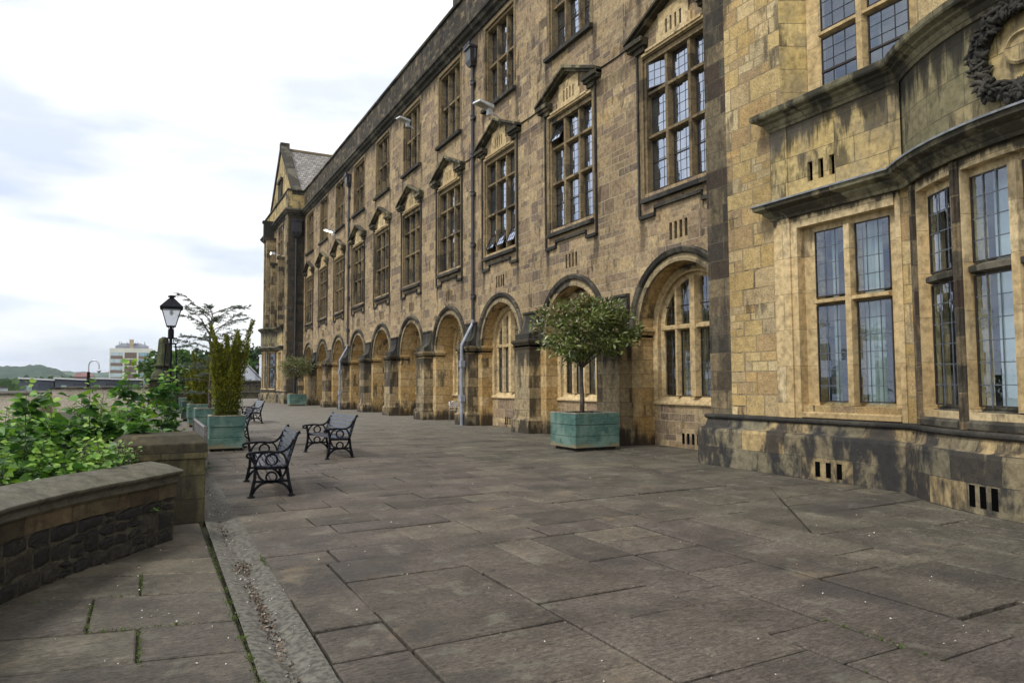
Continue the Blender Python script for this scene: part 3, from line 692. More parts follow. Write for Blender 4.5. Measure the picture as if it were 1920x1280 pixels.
def hood_arch():
    mb = MB(); T = TF(YC(0)); n = 36
    prof = [(1.49, -.05), (1.49, .035), (1.56, .035), (1.60, .012), (1.66, .012), (1.70, .075), (1.80, .11), (1.84, .06), (1.845, -.01)]
    rows = []
    for i in range(n+1):
        a = PI*i/n; rows.append([T(r*math.cos(a), AZ+r*math.sin(a), d) for r, d in prof])
    for a, b in zip(rows, rows[1:]):
        for j in range(len(prof)-1): mb.face([a[j], b[j], b[j+1], a[j+1]], 0 if j > 3 else 1)
    o = mb.build('arch_moulding', ['mould', 'pier'], B, smooth=False)
    for k in range(1, NK): c = o.copy(); COL.objects.link(c); c.parent = B; c.location.y += D*k
hood_arch()

def came_grid(mb, T, u0, u1, z0, z1, d, nu, nz, w=.012, n=1):
    for i in range(1, nu): u = u0+(u1-u0)*i/nu; mb.boxT(T, u-w/2, u+w/2, z0, z1, d-.004, d+.006)
    for i in range(1, nz): z = z0+(z1-z0)*i/nz; mb.boxT(T, u0, u1, z-w/2, z+w/2, d-.004, d+.006, n=n)
def casement(mb, T, u0, u1, z0, z1, d, w=.025, n=1):
    mb.boxT(T, u0, u1, z0, z0+w, d-.01, d+.02, n=n); mb.boxT(T, u0, u1, z1-w, z1, d-.01, d+.02, n=n)
    mb.boxT(T, u0, u0+w, z0+w, z1-w, d-.01, d+.02); mb.boxT(T, u1-w, u1, z0+w, z1-w, d-.01, d+.02)

def win_root(name, fr, mats):  # window part: frame mesh is the part, its pieces are sub-parts
    return fr.build(name, mats, B)

# ---- first-floor window with pedimented hood
def first_floor_window(k, opened=(), hopper=()):
    T = TF(YC(k)); fr = MB(); gl = MB(); cm = MB(); cs = MB()
    zz = [(6.45, 7.72), (7.89, 8.85), (9.03, 9.73)]; lw, mw = .62, .19; d = -.22
    us = [(-1.12+i*(lw+mw), -1.12+i*(lw+mw)+lw) for i in range(3)]
    fr.boxT(T, -1.2, -1.12, 6.35, 9.86, -.34, -.03); fr.boxT(T, 1.12, 1.2, 6.35, 9.86, -.34, -.03)
    fr.boxT(T, -1.12, 1.12, 9.73, 9.86, -.34, -.03)
    for i in (0, 1):
        a = us[i][1]; b = us[i+1][0]; m_ = (a+b)/2      # chamfered mullion
        fr.hexa([T(a, 6.4, -.30), T(b, 6.4, -.30), T(m_+.045, 6.4, -.07), T(m_-.045, 6.4, -.07), T(a, 9.73, -.30), T(b, 9.73, -.30), T(m_+.045, 9.73, -.07), T(m_-.045, 9.73, -.07)])
    for z0, z1 in ((7.72, 7.89), (8.85, 9.03)):
        m_ = (z0+z1)/2; fr.hexa([T(-1.12, z0, -.30), T(1.12, z0, -.30), T(1.12, m_-.035, -.075), T(-1.12, m_-.035, -.075), T(-1.12, z1, -.30), T(1.12, z1, -.30), T(1.12, m_+.035, -.075), T(-1.12, m_+.035, -.075)])
    # surround strips, flush with the wall face
    fr.boxT(T, -1.36, -1.2, 6.2, 10.0, 0, .02); fr.boxT(T, 1.2, 1.36, 6.2, 10.0, 0, .02); fr.boxT(T, -1.36, 1.36, 9.86, 10.02, .001, .022)
    w = win_root('window', fr, 'frame_up')
    mb = MB(); mb.boxT(T, -1.24, 1.24, 6.1, 6.42, -.3, .14, z1b=6.2); mb.build('sill', 'sooty', w)
    for z0, z1 in zz:
        for i, (a, b) in enumerate(us):
            ti = zz.index((z0, z1)); ns = {0: 5, 1: 4, 2: 3}[ti]
            if (i, ti) in hopper or (i, ti) in opened:
                ang = math.radians(24 if (i, ti) in hopper else 16); sgn = 1
                if (i, ti) in hopper:       # top-hung light pushed out at the bottom
                    zt = z1-.02 if ti else z0+.62; zb = z0+.02
                    def TT(u, z, dd, zt=zt, ang=ang): return T(u, zt-(zt-z)*math.cos(ang)+dd*math.sin(ang), d+(zt-z)*math.sin(ang)+dd*math.cos(ang))
                    lo, hi = zb, zt
                else:
                    lo, hi = z0+.02, z1-.02
                    def TT(u, z, dd, a=a, ang=ang): return T(a+(u-a)*math.cos(ang), z, d+(u-a)*math.sin(ang)+dd)
                gl.face([TT(a+.02, lo, 0), TT(b-.02, lo, 0), TT(b-.02, hi, 0), TT(a+.02, hi, 0)])
                came_grid(cm, TT, a+.03, b-.03, lo, hi, 0, 3, 3); casement(cs, TT, a+.01, b-.01, lo, hi, 0)
                cm.boxT(T, a, b, z0, z1, -.34, -.335, mi=1)
                if hi < z1-.1:
                    gl.panel(T, a, b, hi+.02, z1, d=d); came_grid(cm, T, a, b, hi, z1, d, 3, 3); casement(cs, T, a, b, hi+.01, z1, d)
            else:
                gl.panel(T, a, b, z0, z1, d=d); came_grid(cm, T, a, b, z0, z1, d, 3, ns)
                casement(cs, T, a, b, z0, z1, d, .018)
                if ti == 0: cs.boxT(T, a, b, z0+(z1-z0)*.55, z0+(z1-z0)*.55+.028, d-.01, d+.02)
    gl.build('glass', 'glass_dark', w, recalc=False); cm.build('lead_grid', ['came', 'dark'], w); cs.build('casement_frame', 'case', w)
    # drip moulding running down the sides and stepping under the sill
    mb = MB(); F = lambda a, z, t: T(a, z, t)
    mb.strip(F, [(-1.39, 10.05), (-1.39, 5.76), (-.86, 5.76), (-.86, 5.94), (.80, 5.94), (.80, 5.76), (1.39, 5.76), (1.39, 10.05)], .055, 0., .065)
    mb.strip(F, [(-1.385, 5.76), (-.86, 5.76)], .09, 0., .08); mb.strip(F, [(.80, 5.765), (1.385, 5.765)], .09, 0., .08); mb.strip(F, [(-.86, 5.94), (.8, 5.94)], .08, 0., .075)
    mb.build('drip_moulding', 'sooty', w)
    # open-bed pediment
    mb = MB(); tip, zr, za = 1.66, 10.16, 11.06
    for s in (-1, 1):
        ri = .98
        mb.boxT(T, min(s*tip, s*ri), max(s*tip, s*ri), zr, zr+.08, 0, .17); mb.boxT(T, min(s*tip*1.01, s*ri), max(s*tip*1.01, s*ri), zr+.08, zr+.2, 0, .25)
        mb.boxT(T, min(s*1.42, s*1.05), max(s*1.42, s*1.05), zr-.13, zr, 0, .10)
        th = .17
        for (o0, o1, dd) in ((0, .085, .28), (-.085, 0, .19)):
            p0 = (s*tip*1.01, zr+.2+o0); p1 = (0, za+o0); q0 = (s*tip*1.01, zr+.2+o1); q1 = (0, za+o1)
            mb.hexa([T(*p0, 0), T(*p1, 0), T(*p1, dd), T(*p0, dd), T(*q0, 0), T(*q1, 0), T(*q1, dd-.01), T(*q0, dd-.01)])
    mb.build('pediment', 'cornice', w)
    mb = MB(); hs = [(-.30+.17*i, -.30+.17*i+.075, 10.14, 10.50) for i in range(4)]
    mb.panel(T, -.55, .55, 10.02, 10.75, holes=hs, depth=.04, d=.045); mb.boxT(T, -1.2, 1.2, 9.9, 9.96, 0, .07); mb.boxT(T, -1.0, 1.0, 9.96, 10.02, 0, .10)
    for h in hs: mb.panel(T, *h, d=.004, mi=1)
    mb.boxT(T, -.62, -.55, 10.02, 10.3, 0, .05); mb.boxT(T, .55, .62, 10.02, 10.3, 0, .05)
    mb.build('vented_panel', ['frame', 'dark'], w)
    return w
w1 = {0: first_floor_window(0, opened=[(2, 2)]), 1: first_floor_window(1, hopper=[(2, 2)]), 2: first_floor_window(2, hopper=[(0, 0), (1, 0), (2, 0)]), 3: first_floor_window(3)}
def copy_part(w, dy):
    c = w.copy(); COL.objects.link(c); c.parent = B; c.location.y += dy
    for g in list(w.children): d = g.copy(); COL.objects.link(d); d.parent = c
    return c
for k in range(4, NK): copy_part(w1[3], D*(k-3))
w1[1]['label'] = 'pedimented window with its upper far light hanging open'
w1[2]['label'] = 'pedimented window with three lower lights pushed open'

# ---- second-floor window
def upper_window(k):
    T = TF(YC(k)); fr = MB(); gl = MB(); cm = MB(); cs = MB(); d = -.30; lw, mw = .60, .17
    us = [(-1.07+i*(lw+mw), -1.07+i*(lw+mw)+lw) for i in range(3)]
    fr.boxT(T, -1.14, -1.07, 11.93, 14.98, -.42, -.05); fr.boxT(T, 1.07, 1.14, 11.93, 14.98, -.42, -.05); fr.boxT(T, -1.07, 1.07, 14.88, 14.98, -.42, -.05)
    for i in (0, 1):
        a = us[i][1]; b = us[i+1][0]; m_ = (a+b)/2
        fr.hexa([T(a, 11.93, -.38), T(b, 11.93, -.38), T(m_+.045, 11.93, -.13), T(m_-.045, 11.93, -.13), T(a, 14.9, -.38), T(b, 14.9, -.38), T(m_+.045, 14.9, -.13), T(m_-.045, 14.9, -.13)])
    fr.hexa([T(-1.07, 13.42, -.38), T(1.07, 13.42, -.38), T(1.07, 13.47, -.14), T(-1.07, 13.47, -.14), T(-1.07, 13.6, -.38), T(1.07, 13.6, -.38), T(1.07, 13.55, -.14), T(-1.07, 13.55, -.14)])
    w = win_root('upper_window', fr, 'frame_up')
    for z0, z1 in ((11.96, 13.42), (13.6, 14.88)):
        for a, b in us:
            gl.panel(T, a, b, z0, z1, d=d); came_grid(cm, T, a, b, z0, z1, d, 3, 6); casement(cs, T, a, b, z0, z1, d, .02)
            if z0 < 12: cs.boxT(T, a, b, 12.8, 12.83, d-.01, d+.02)
    gl.build('glass', 'glass_dark', w, recalc=False); cm.build('lead_grid', 'came', w); cs.build('casement_frame', 'case', w)
    mb = MB(); mb.boxT(T, -1.30, 1.30, 11.76, 11.94, -.4, .15, z1b=11.88); mb.build('sill', 'sooty', w)
    return w
u0 = upper_window(0)
for k in range(1, NK): copy_part(u0, D*k)

# ---- four-light windows inside the arches
def arch_window(k):
    dp = .42 if k <= 2 else .80
    Ri = 1.5 if k <= 2 else 1.5
    T = TF(YC(k)); fr = MB(); gl = MB(); cm = MB(); cs = MB(); d = -dp-.12; n = 20
    hw = 1.17; zs = 1.26
    az = lambda u, r: AZ+math.sqrt(max(0, r*r-u*u))
    # moulded frame: jambs and arched head splaying in from the reveal
    J = [(-1, 0), (1, 0)]
    for s in (-1, 1):
        fr.hexa([T(s*Ri, zs-.1, -dp), T(s*hw, zs-.1, d), T(s*hw, zs-.1, d-.06), T(s*Ri, zs-.1, d-.06), T(s*Ri, AZ, -dp), T(s*hw, AZ, d), T(s*hw, AZ, d-.06), T(s*Ri, AZ, d-.06)])
        fr.hexa([T(s*1.34, zs-.1, -dp+.0), T(s*1.28, zs-.1, -dp+.02), T(s*1.28, zs-.1, d), T(s*1.34, zs-.1, d), T(s*1.34, AZ, -dp), T(s*1.28, AZ, -dp+.02), T(s*1.28, AZ, d), T(s*1.34, AZ, d)])
    for i in range(n):
        a0, a1 = PI*i/n, PI*(i+1)/n; c = lambda a, r, dd: T(r*math.cos(a), AZ+r*math.sin(a), dd)
        fr.hexa([c(a0, Ri, -dp), c(a0, hw, d), c(a0, hw, d-.06), c(a0, Ri, d-.06), c(a1, Ri, -dp), c(a1, hw, d), c(a1, hw, d-.06), c(a1, Ri, d-.06)])
        fr.hexa([c(a0, 1.34, -dp), c(a0, 1.28, -dp+.02), c(a0, 1.28, d), c(a0, 1.34, d), c(a1, 1.34, -dp), c(a1, 1.28, -dp+.02), c(a1, 1.28, d), c(a1, 1.34, d)])
    def mull(u, w, wf, dfront):
        zt = az(u, hw)
        fr.hexa([T(u-w, zs, d-.05), T(u+w, zs, d-.05), T(u+wf, zs, dfront), T(u-wf, zs, dfront), T(u-w, zt, d-.05), T(u+w, zt, d-.05), T(u+wf, zt, dfront), T(u-wf, zt, dfront)])
    mull(0, .13, .085, -dp+.04); mull(-.62, .07, .035, -dp); mull(.62, .07, .035, -dp)
    fr.hexa([T(-hw, 2.86, d-.05), T(hw, 2.86, d-.05), T(hw, 2.90, -dp+.01), T(-hw, 2.90, -dp+.01), T(-hw, 3.03, d-.05), T(hw, 3.03, d-.05), T(hw, 2.97, -dp+.01), T(-hw, 2.97, -dp+.01)])
    fr.hexa([T(-Ri, 1.04, -dp-.1), T(Ri, 1.04, -dp-.1), T(Ri, 1.04, -dp+.05), T(-Ri, 1.04, -dp+.05), T(-Ri, 1.27, d-.04), T(Ri, 1.27, d-.04), T(Ri, 1.08, -dp+.05), T(-Ri, 1.08, -dp+.05)])
    w = win_root('arched_window', fr, 'frame')
    lights = [(-1.10, -.70), (-.55, -.13), (.13, .55), (.70, 1.10)]
    for a, b in lights:
        gl.panel(T, a, b, zs, 2.86, d=d); 
        m_ = 6
        for i in range(m_):
            p, q = a+(b-a)*i/m_, a+(b-a)*(i+1)/m_; gl.face([T(p, 3.02, d), T(q, 3.02, d), T(q, az(q, hw), d), T(p, az(p, hw), d)])
        came_grid(cm, T, a, b, zs, 2.86, d, 2, 6); casement(cs, T, a, b, zs+.01, 2.86, d, .02)
        zt = az((a+b)/2, hw); cm.boxT(T, (a+b)/2-.0045, (a+b)/2+.0045, 3.02, zt, d-.004, d+.006)
        z = 3.28
        while z < min(az(a, hw), az(b, hw)): cm.boxT(T, a, b, z-.0045, z+.0045, d-.004, d+.006); z += .27
        cs.boxT(T, a, b, 3.46, 3.49, d-.01, d+.015)
    near = k <= 1
    gl.build('glass', 'glass' if near else 'glass_dark', w, recalc=False); cm.build('lead_grid', 'came_light', w); cs.build('casement_frame', 'case', w)
    if near:
        mb = MB(); 
        for a, b in ((-.62, -.2), (.02, .30)) if k == 0 else ((-1.1, -.85), (.5, .9)):
            m_ = 24
            for i in range(m_):
                p, q = a+(b-a)*i/m_, a+(b-a)*(i+1)/m_; f = lambda i: d-.25+.03*math.sin(i*2.1)
                mb.face([T(p, 1.2, f(i)), T(q, 1.2, f(i+1)), T(q, 3.4, f(i+1)), T(p, 3.4, f(i))])
        mb.build('curtain', 'curtain', w, recalc=False)
        mb = MB(); mb.panel(T, -1.5, 1.5, .6, 4.5, d=d-1.4); mb.build('dark_room', 'dark', w)
    return w
a3 = None
for k in range(NK):
    if k <= 3:
        a_ = arch_window(k)
        if k == 3: a3 = a_
    else: copy_part(a3, D*(k-3))

# ---- rainwater pipes
def pipe(y, xo, name_y):
    mb = MB(); x = WX-.10; r = .062
    mb.tube([(x, y, 3.98), (x, y, 14.0)], r, 10, 0)
    z = 4.1
    for z in (4.9, 6.9, 8.9, 10.4, 11.9, 13.3):
        mb.lathe((x, y, z), [(r+.012, -.11), (r+.032, -.09), (r+.032, -.04), (r+.016, -.02), (r+.016, .05), (r+.034, .07), (r+.034, .10), (r, .12)], 10); mb.box(x-.02, WX+.02, y-.14, y+.14, z-.05, z+.05)
    # hopper head: ornate tapered box
    w = .24
    mb.hexa([(x-.12, y-.14, 13.95), (x+.1, y-.14, 13.95), (x+.1, y+.14, 13.95), (x-.12, y+.14, 13.95), (x-.20, y-w, 14.15), (x+.1, y-w, 14.15), (x+.1, y+w, 14.15), (x-.20, y+w, 14.15)])
    mb.box(x-.20, x+.1, y-w, y+w, 14.15, 14.62); mb.box(x-.26, x+.1, y-w-.05, y+w+.05, 14.62, 14.72)
    for i in range(5): yy = y-w-.02+(2*w+.04)*i/4; mb.box(x-.27, x-.2, yy-.035, yy+.035, 14.72, 14.82)
    for s in (-1, 1): mb.tube([(x-.03, y+s*(w+.01), 14.6), (x-.03, y+s*(w+.11), 14.5), (x-.03, y+s*(w+.10), 14.2), (x-.03, y+s*.12, 14.0)], .028, 6)
    p = mb.build('drainpipe', 'pipe', B)
    mb = MB(); mb.tube([(x, y, 4.02), (x, y, 3.86), (10.56, y, 3.02), (10.56, y, 2.75), (10.56, y, .0)], .064, 10)
    for z in (2.3, 1.0): mb.box(10.48, 10.66, y-.11, y+.11, z-.10, z+.14)
    mb.build('lower_pipe', 'galv', p)
pipe(24.15, 0, 0); pipe(42.9, 0, 0)
# cable clipped along the wall between the pediments
mb = MB()
for a, b in ((YC(0)+1.6, YC(1)-1.6), (YC(1)+1.6, YC(2)-1.6), (YC(2)+1.6, YC(3)-1.6), (10.4, YC(0)-1.6)): mb.tube([(WX-.02, a, 10.42), (WX-.025, (a+b)/2, 10.40), (WX-.02, b, 10.42)], .018, 6)
mb.build('wall_cable', 'iron', B)
# ---------------------------------------------------------------- projecting wings with bow windows (near one and its mirror at the far end)
CX, CY = 12.49, 3.7
M['vent_shade'] = plain('black_vent_shade', (.004, .004, .004), 1., 0, .1, 4, 0, spec=0)
def wing(mir):
    Y = (lambda y: 67.6-y) if mir else (lambda y: y)
    X1 = 9.85
    def TW(X=X1): return lambda u, z, d: (X-d, Y(u), z)
    def TB(R): return lambda th, z, d: (CX-(R+d)*math.cos(th), Y(CY+(R+d)*math.sin(th)), z)
    def plan(R, X, yend=8.73, back=False, ystart=None, ret=None, k=0.):
        """plan polyline from the outer corner round the bow, at flat face X and bow radius R"""
        th = math.asin(2.6/R) if 2.6 < R else PI/2; th = math.acos(min(1, (CX-X)/R))
        pts = []
        if ret: pts.append((ret, ystart))
        pts.append((X, ystart))
        n = 22
        pts += [(CX-R*math.cos(th-2*th*i/n), CY+R*math.sin(th-2*th*i/n)) for i in range(n+1)]
        pts += [(X, 7.4-ystart)]
        if ret: pts.append((ret, 7.4-ystart))
        return [(x, Y(y)) for x, y in pts]
    sg = 1 if mir else -1           # side of travel that faces outwards
    def prof(p): return [(sg*d, z) for d, z in p]
    RW = 3.62; th0 = math.acos((CX-X1)/RW)
    yj = CY+RW*math.sin(th0)        # where the bow leaves the flat
    win = (6.38, 8.12, 1.20, 4.22); upw = (5.95, 8.42, 6.48, 10.6)
    # --- wall
    mb = MB(); T = TW()
    v1 = [(7.33+.21*i, 7.33+.21*i+.10, 4.95, 5.28) for i in range(3)]
    mb.panel(T, 9.74, 10.3, 0, 15.3, mi=1)
    mb.panel(T, yj, 9.74, 0, 15.3, holes=[win, upw])
    mb.panel(T, 7.4-yj, yj, 6.3, 15.3, holes=[upw]); mb.panel(T, -2.9, 7.4-yj, 0, 15.3)
    mb.face([T(10.3, 0, 0), T(10.3, 15.3, 0), T(10.3, 15.3, X1-WX-.3), T(10.3, 0, X1-WX-.3)], 3)
    mb.face([T(-2.9, 0, 0), T(-2.9, 15.3, 0), T(-2.9, 15.3, -10), T(-2.9, 0, -10)], 3)
    for h, dp, mi in ((win, .34, 2), ):
        for q in (h[0], h[1]): mb.face([T(q, h[2], 0), T(q, h[3], 0), T(q, h[3], -dp), T(q, h[2], -dp)], mi)
        for q in (h[2], h[3]): mb.face([T(h[0], q, 0), T(h[1], q, 0), T(h[1], q, -dp), T(h[0], q, -dp)], mi)
    h = upw; a, b = h[0]+.02, 8.16       # deep splayed recess of the upper window
    mb.face([T(h[1], h[2], 0), T(h[1], h[3], 0), T(b, h[3], -.5), T(b, h[2], -.5)], 4); mb.face([T(h[0], h[2], 0), T(h[0], h[3], 0), T(h[0], h[3], -.32), T(h[0], h[2], -.32)], 4)
    mb.face([T(h[0], h[3], 0), T(h[1], h[3], 0), T(b, h[3], -.32), T(h[0], h[3], -.32)], 2)
    mb.panel(T, 9.75-.001, 9.76, 0, .01)
    mb.panel(TB(RW), -th0, th0, 0, 6.35, holes=[(-math.radians(21.8), math.radians(21.8), 1.2, 4.28), (math.radians(24.4), math.radians(38.2), 1.2, 4.28), (-math.radians(38.2), -math.radians(24.4), 1.2, 4.28)], n=24, mi=5, depth=.36)
    mb.box(X1+3.2, X1+12, min(Y(-2.9), Y(10.3)), max(Y(-2.9), Y(10.3)), 0, 15.3, 0)
    mb.panel(TW(X1-.02), -1, 8.7, 6.28, 6.36)
    W_ = mb.build('wing_wall', ['rubble' if mir else 'wing', 'quoin', 'frame', 'tower_side' if mir else 'wing', 'panel', 'frame'], B)
    # top of bow
    mb = MB(); n = 20
    for i in range(n):
        t0, t1 = -th0+2*th0*i/n, -th0+2*th0*(i+1)/n; mb.face([TB(RW)(t0, 6.3, .1), TB(RW)(t1, 6.3, .1), (X1+.05, Y(CY+(RW+.1)*math.sin(t1)), 6.36), (X1+.05, Y(CY+(RW+.1)*math.sin(t0)), 6.36)])
    mb.build('bow_roof', 'lead', B)
    # --- plinth: battered base with roll on top
    mb = MB(); P = plan(RW, X1, ystart=10.3, ret=WX+.2)
    mb.path(P, prof([(.19, -.05), (.19, .66), (.175, .72)]), mi=0); mb.path(P, prof([(.175, .72), (.10, .74), (.085, .76), (.055, .86), (.05, .90)]), mi=0)
    mb.path(P, prof([(.05, .885), (.075, .895), (.095, .92), (.095, .95), (.075, .975), (.0, .985)]), mi=1)
    pl = mb.build('plinth', ['plinth', 'sooty'], B)
    for yy in (7.33, 7.53, 7.73): mb = MB(); mb.boxT(TW(X1-.19), yy-.045, yy+.045, .06, .30, -.02, .004); mb.build('plinth_vent', 'vent_shade', B)  # solid black blocks: the shade inside the vent slots is put into their colour
    for i in range(3): t_ = math.radians(18.7-2.35*i); mb = MB(); mb.boxT(TB(RW+.19), t_-.011, t_+.011, .08, .34, -.02, .004); mb.build('plinth_vent', 'vent_shade', B)
    # --- flat pilasters beside the ground-floor window, raised panel above
    mb = MB()
    mb.boxT(T, 8.24, 8.58, .985, 4.42, 0, .09, mi=0); mb.boxT(T, yj-.02, 6.36, .985, 4.42, 0, .0, mi=0) if False else None
    mb.boxT(T, 8.12, 8.24, .985, 4.42, 0, .055, mi=0)
    mb.boxT(T, yj+.12, 6.38, .985, 4.42, 0, .02, mi=0) if yj+.12 < 6.38 else None
    mb.boxT(T, 6.38, 8.12, 4.22, 4.42, 0, .055, mi=0)
    mb.build('window_surround', 'frame', B)
    if not mir: mb = MB(); mb.boxT(T, 8.58, 8.60, .99, 4.38, 0, .07); mb.build('sooty_fillet', 'sooty', B); mb = MB(); mb.boxT(T, 8.601, 8.615, 4.75, 6.0, 0, .085); mb.build('sooty_fillet', 'sooty', B)
    mb = MB()
    tp = TW(X1-.09)
    mb.panel(tp, 8.25, 8.60, 4.68, 6.02); mb.panel(TW(X1-.07), 6.42, 8.25, 4.68, 6.02, holes=v1, depth=.08); mb.panel(tp, 6.2, 6.42, 4.68, 6.02)
    for q in (8.60, ): mb.face([T(q, 4.68, 0), T(q, 6.02, 0), T(q, 6.02, .09), T(q, 4.68, .09)])
    for q in (8.25, 6.42): mb.face([T(q, 4.68, .07), T(q, 6.02, .07), T(q, 6.02, .09), T(q, 4.68, .09)])
    mb.panel(TW(X1-.0), 7.3, 7.9, 4.9, 5.3, mi=1)
    mb.panel(TB(RW+.05), -th0-.02, th0+.02, 4.68, 6.02, n=26, mi=2)
    mb.build('frieze', ['panel', 'dark', 'frieze'], B)
    # --- lower cornice with lead flashing, upper cornice
    for nm, z0, pr in (('lower_cornice', 4.42, [(0, 0), (.03, .0), (.045, .05), (.06, .06), (.12, .12), (.13, .15), (.21, .18), (.24, .20), (.25, .27), (.0, .28)]),
                       ('upper_cornice', 6.02, [(0, 0), (.03, .0), (.045, .05), (.06, .06), (.09, .13), (.15, .16), (.16, .19), (.24, .22), (.255, .25), (.26, .32), (.21, .35), (.0, .38)])):
        mb = MB(); P = plan(RW+.05, X1-.07, ystart=8.60, ret=X1+.02); mb.path(P, prof([(d, z0+z) for d, z in pr]))
        c = mb.build(nm, 'cornice', B)
        if nm == 'lower_cornice': mb = MB(); mb.path(P, prof([(.24, z0+.272), (.275, z0+.265), (.28, z0+.29), (.24, z0+.305), (.0, z0+.32)])); mb.build('flashing', 'lead', c)
    # --- ground-floor two-light window
    def lights(name, T, us, z0, zt, z1, d, fz0, fz1, fu0, fu1, mulls, n=1, nz=(4, 6), nu=3, fmat='frame', depth=.34, mf=-.03, cs_mat='case', came='came_light', rail=False, sill=True):
        fr = MB(); gl = MB(); cm = MB(); cs = MB()
        e = abs(us[0][1]-us[0][0])
        ss = .008/abs(T(1, 0, 0)[1]-T(0, 0, 0)[1]) if False else 0
        fr.boxT(T, fu0, us[0][0], fz0, fz1, -depth, mf-.1, n=1); fr.boxT(T, us[-1][1], fu1, fz0, fz1, -depth, mf-.1)
        fr.boxT(T, us[0][0], us[-1][1], z1, fz1, -depth, mf-.1, n=n)
        k = 1 if abs(T(0, 0, 0)[1]-T(.1, 0, 0)[1]) > .09 and abs(T(0, 0, 0)[1]-T(.1, 0, 0)[1]) < .11 else RW
        for a, b in mulls:
            m_ = (a+b)/2; w = .05/k
            fr.hexa([T(a, z0-.05, -depth+.04), T(b, z0-.05, -depth+.04), T(m_+w, z0-.05, mf), T(m_-w, z0-.05, mf), T(a, z1, -depth+.04), T(b, z1, -depth+.04), T(m_+w, z1, mf), T(m_-w, z1, mf)])
        A, Bb = zt
        for i in range(n):
            p = us[0][0]+(us[-1][1]-us[0][0])*i/n; q = us[0][0]+(us[-1][1]-us[0][0])*(i+1)/n
            fr.hexa([T(p, A, -depth+.04), T(q, A, -depth+.04), T(q, A+.04, mf-.01), T(p, A+.04, mf-.01), T(p, Bb, -depth+.04), T(q, Bb, -depth+.04), T(q, Bb-.05, mf-.01), T(p, Bb-.05, mf-.01)], 1 if name == 'bow_window' else 0)
        w = win_root(name, fr, [fmat, 'mould'])
        if sill:
            mb = MB(); mb.boxT(T, fu0, fu1, fz0-.2, z0, -depth, .05, n=n, z0b=fz0-.2, z1b=fz0-.13); mb.build('sill', 'mould' if name == 'bow_window' else 'frame', w)
        for a, b in us:
            m2 = max(1, round(n*(b-a)/(us[-1][1]-us[0][0]))) if n > 1 else 1
            gl.panel(T, a, b, z0, A, n=1, d=d); gl.panel(T, a, b, Bb, z1, n=1, d=d)
            nn = nu if not isinstance(nu, dict) else nu[(a, b)]
            W9 = .013/k
            for (p, q, nzz) in ((z0, A, nz[1]), (Bb, z1, nz[0])):
                for i in range(1, nn): u = a+(b-a)*i/nn; cm.boxT(T, u-W9/2, u+W9/2, p, q, d-.004, d+.006)
                for i in range(1, nzz): z = p+(q-p)*i/nzz; cm.boxT(T, a, b, z-.0065, z+.0065, d-.004, d+.006)
                ww = .02; 
                cs.boxT(T, a, b, p, p+ww, d-.01, d+.015); cs.boxT(T, a, b, q-ww, q, d-.01, d+.015); cs.boxT(T, a, a+ww/k, p, q, d-.01, d+.015); cs.boxT(T, b-ww/k, b, p, q, d-.01, d+.015)
                if rail: zz = p+(q-p)*rail; cs.boxT(T, a, b, zz, zz+.035, d-.01, d+.025)
        gl.build('glass', 'glass', w, recalc=False); cm.build('lead_grid', came, w); cs.build('casement_frame', cs_mat, w)
        return w
    w = lights('window', TW(), [(6.56, 7.15), (7.33, 7.90)], 1.26, (2.86, 3.0), 4.12, -.13, 1.2, 4.22, 6.38, 8.12, [(7.15, 7.33)])
    if not mir:
        mb = MB()
        for a, b in ((6.80, 7.12), (7.60, 7.70)):
            m_ = 30
            for i in range(m_):
                p, q = a+(b-a)*i/m_, a+(b-a)*(i+1)/m_; f = lambda i: -.30+.025*math.sin(i*1.9)
                mb.face([T(p, 1.2, f(i)), T(q, 1.2, f(i+1)), T(q, 4.2, f(i+1)), T(p, 4.2, f(i))])
        for a, b in ((7.34, 7.9), (6.56, 7.14)): mb.box(X1+.55, X1+.57, Y(a), Y(b), 3.80, 3.95)
        mb.build('curtain', 'curtain', w, recalc=False)
    r = math.radians
    us = [(-r(38.7), -r(27.3))]
    TBW = TB(RW)
    def bow_lights(us, mulls, fu0, fu1, n):
        return lights('bow_window', TBW, us, 1.27, (2.92, 3.08), 4.18, -.12, 1.2, 4.28, fu0, fu1, mulls, n=n, nz=(4, 6), nu=3, depth=.2)
    wm = bow_lights([(-r(21.3), -r(12.)), (-r(9.5), -r(.9)), (r(.9), r(9.5)), (r(12.), r(21.3))], [(-r(12.), -r(9.5)), (-r(.9), r(.9)), (r(9.5), r(12.))], -r(21.8), r(21.8), 12)
    for s in (-1, 1):
        a, b = (r(24.9), r(36.3)) if s > 0 else (-r(36.3), -r(24.9)); f0, f1 = (r(24.4), r(38.2)) if s > 0 else (-r(38.2), -r(24.4))
        bow_lights([(a, b)], [], f0, f1, 3)
        # moulded pier between the lights
        mb = MB(); p0, p1 = sorted((s*r(22.0), s*r(24.2))); mb.boxT(TBW, p0, p1, .985, 4.40, 0, .03, n=1); q = (p0+p1)/2; mb.boxT(TBW, q-.008, q+.008, .985, 4.40, .03, .055)
        p0, p1 = sorted((s*r(38.6), s*r(40.4))); mb.boxT(TBW, p0, p1, .985, 4.40, 0, .05, n=1)
        mb.build('bow_mullion', 'quoin' if s > 0 else 'mould', B)
    if not mir:     # white roller blinds behind the bow glass, dark room box behind
        mb = MB(); mb.panel(TB(RW-.42), -r(24), r(21.0), 1.0, 4.4, n=16); mb.panel(TB(RW-.42), r(24), r(31.5), 1.0, 4.4, n=4); mb.build('roller_blind', 'blind', wm, recalc=False)
    mb = MB(); xb = X1+2.6; ya, yb = 7.4-8.6, 8.6
    f = lambda *p: mb.face([(x, Y(y), z) for x, y, z in p])
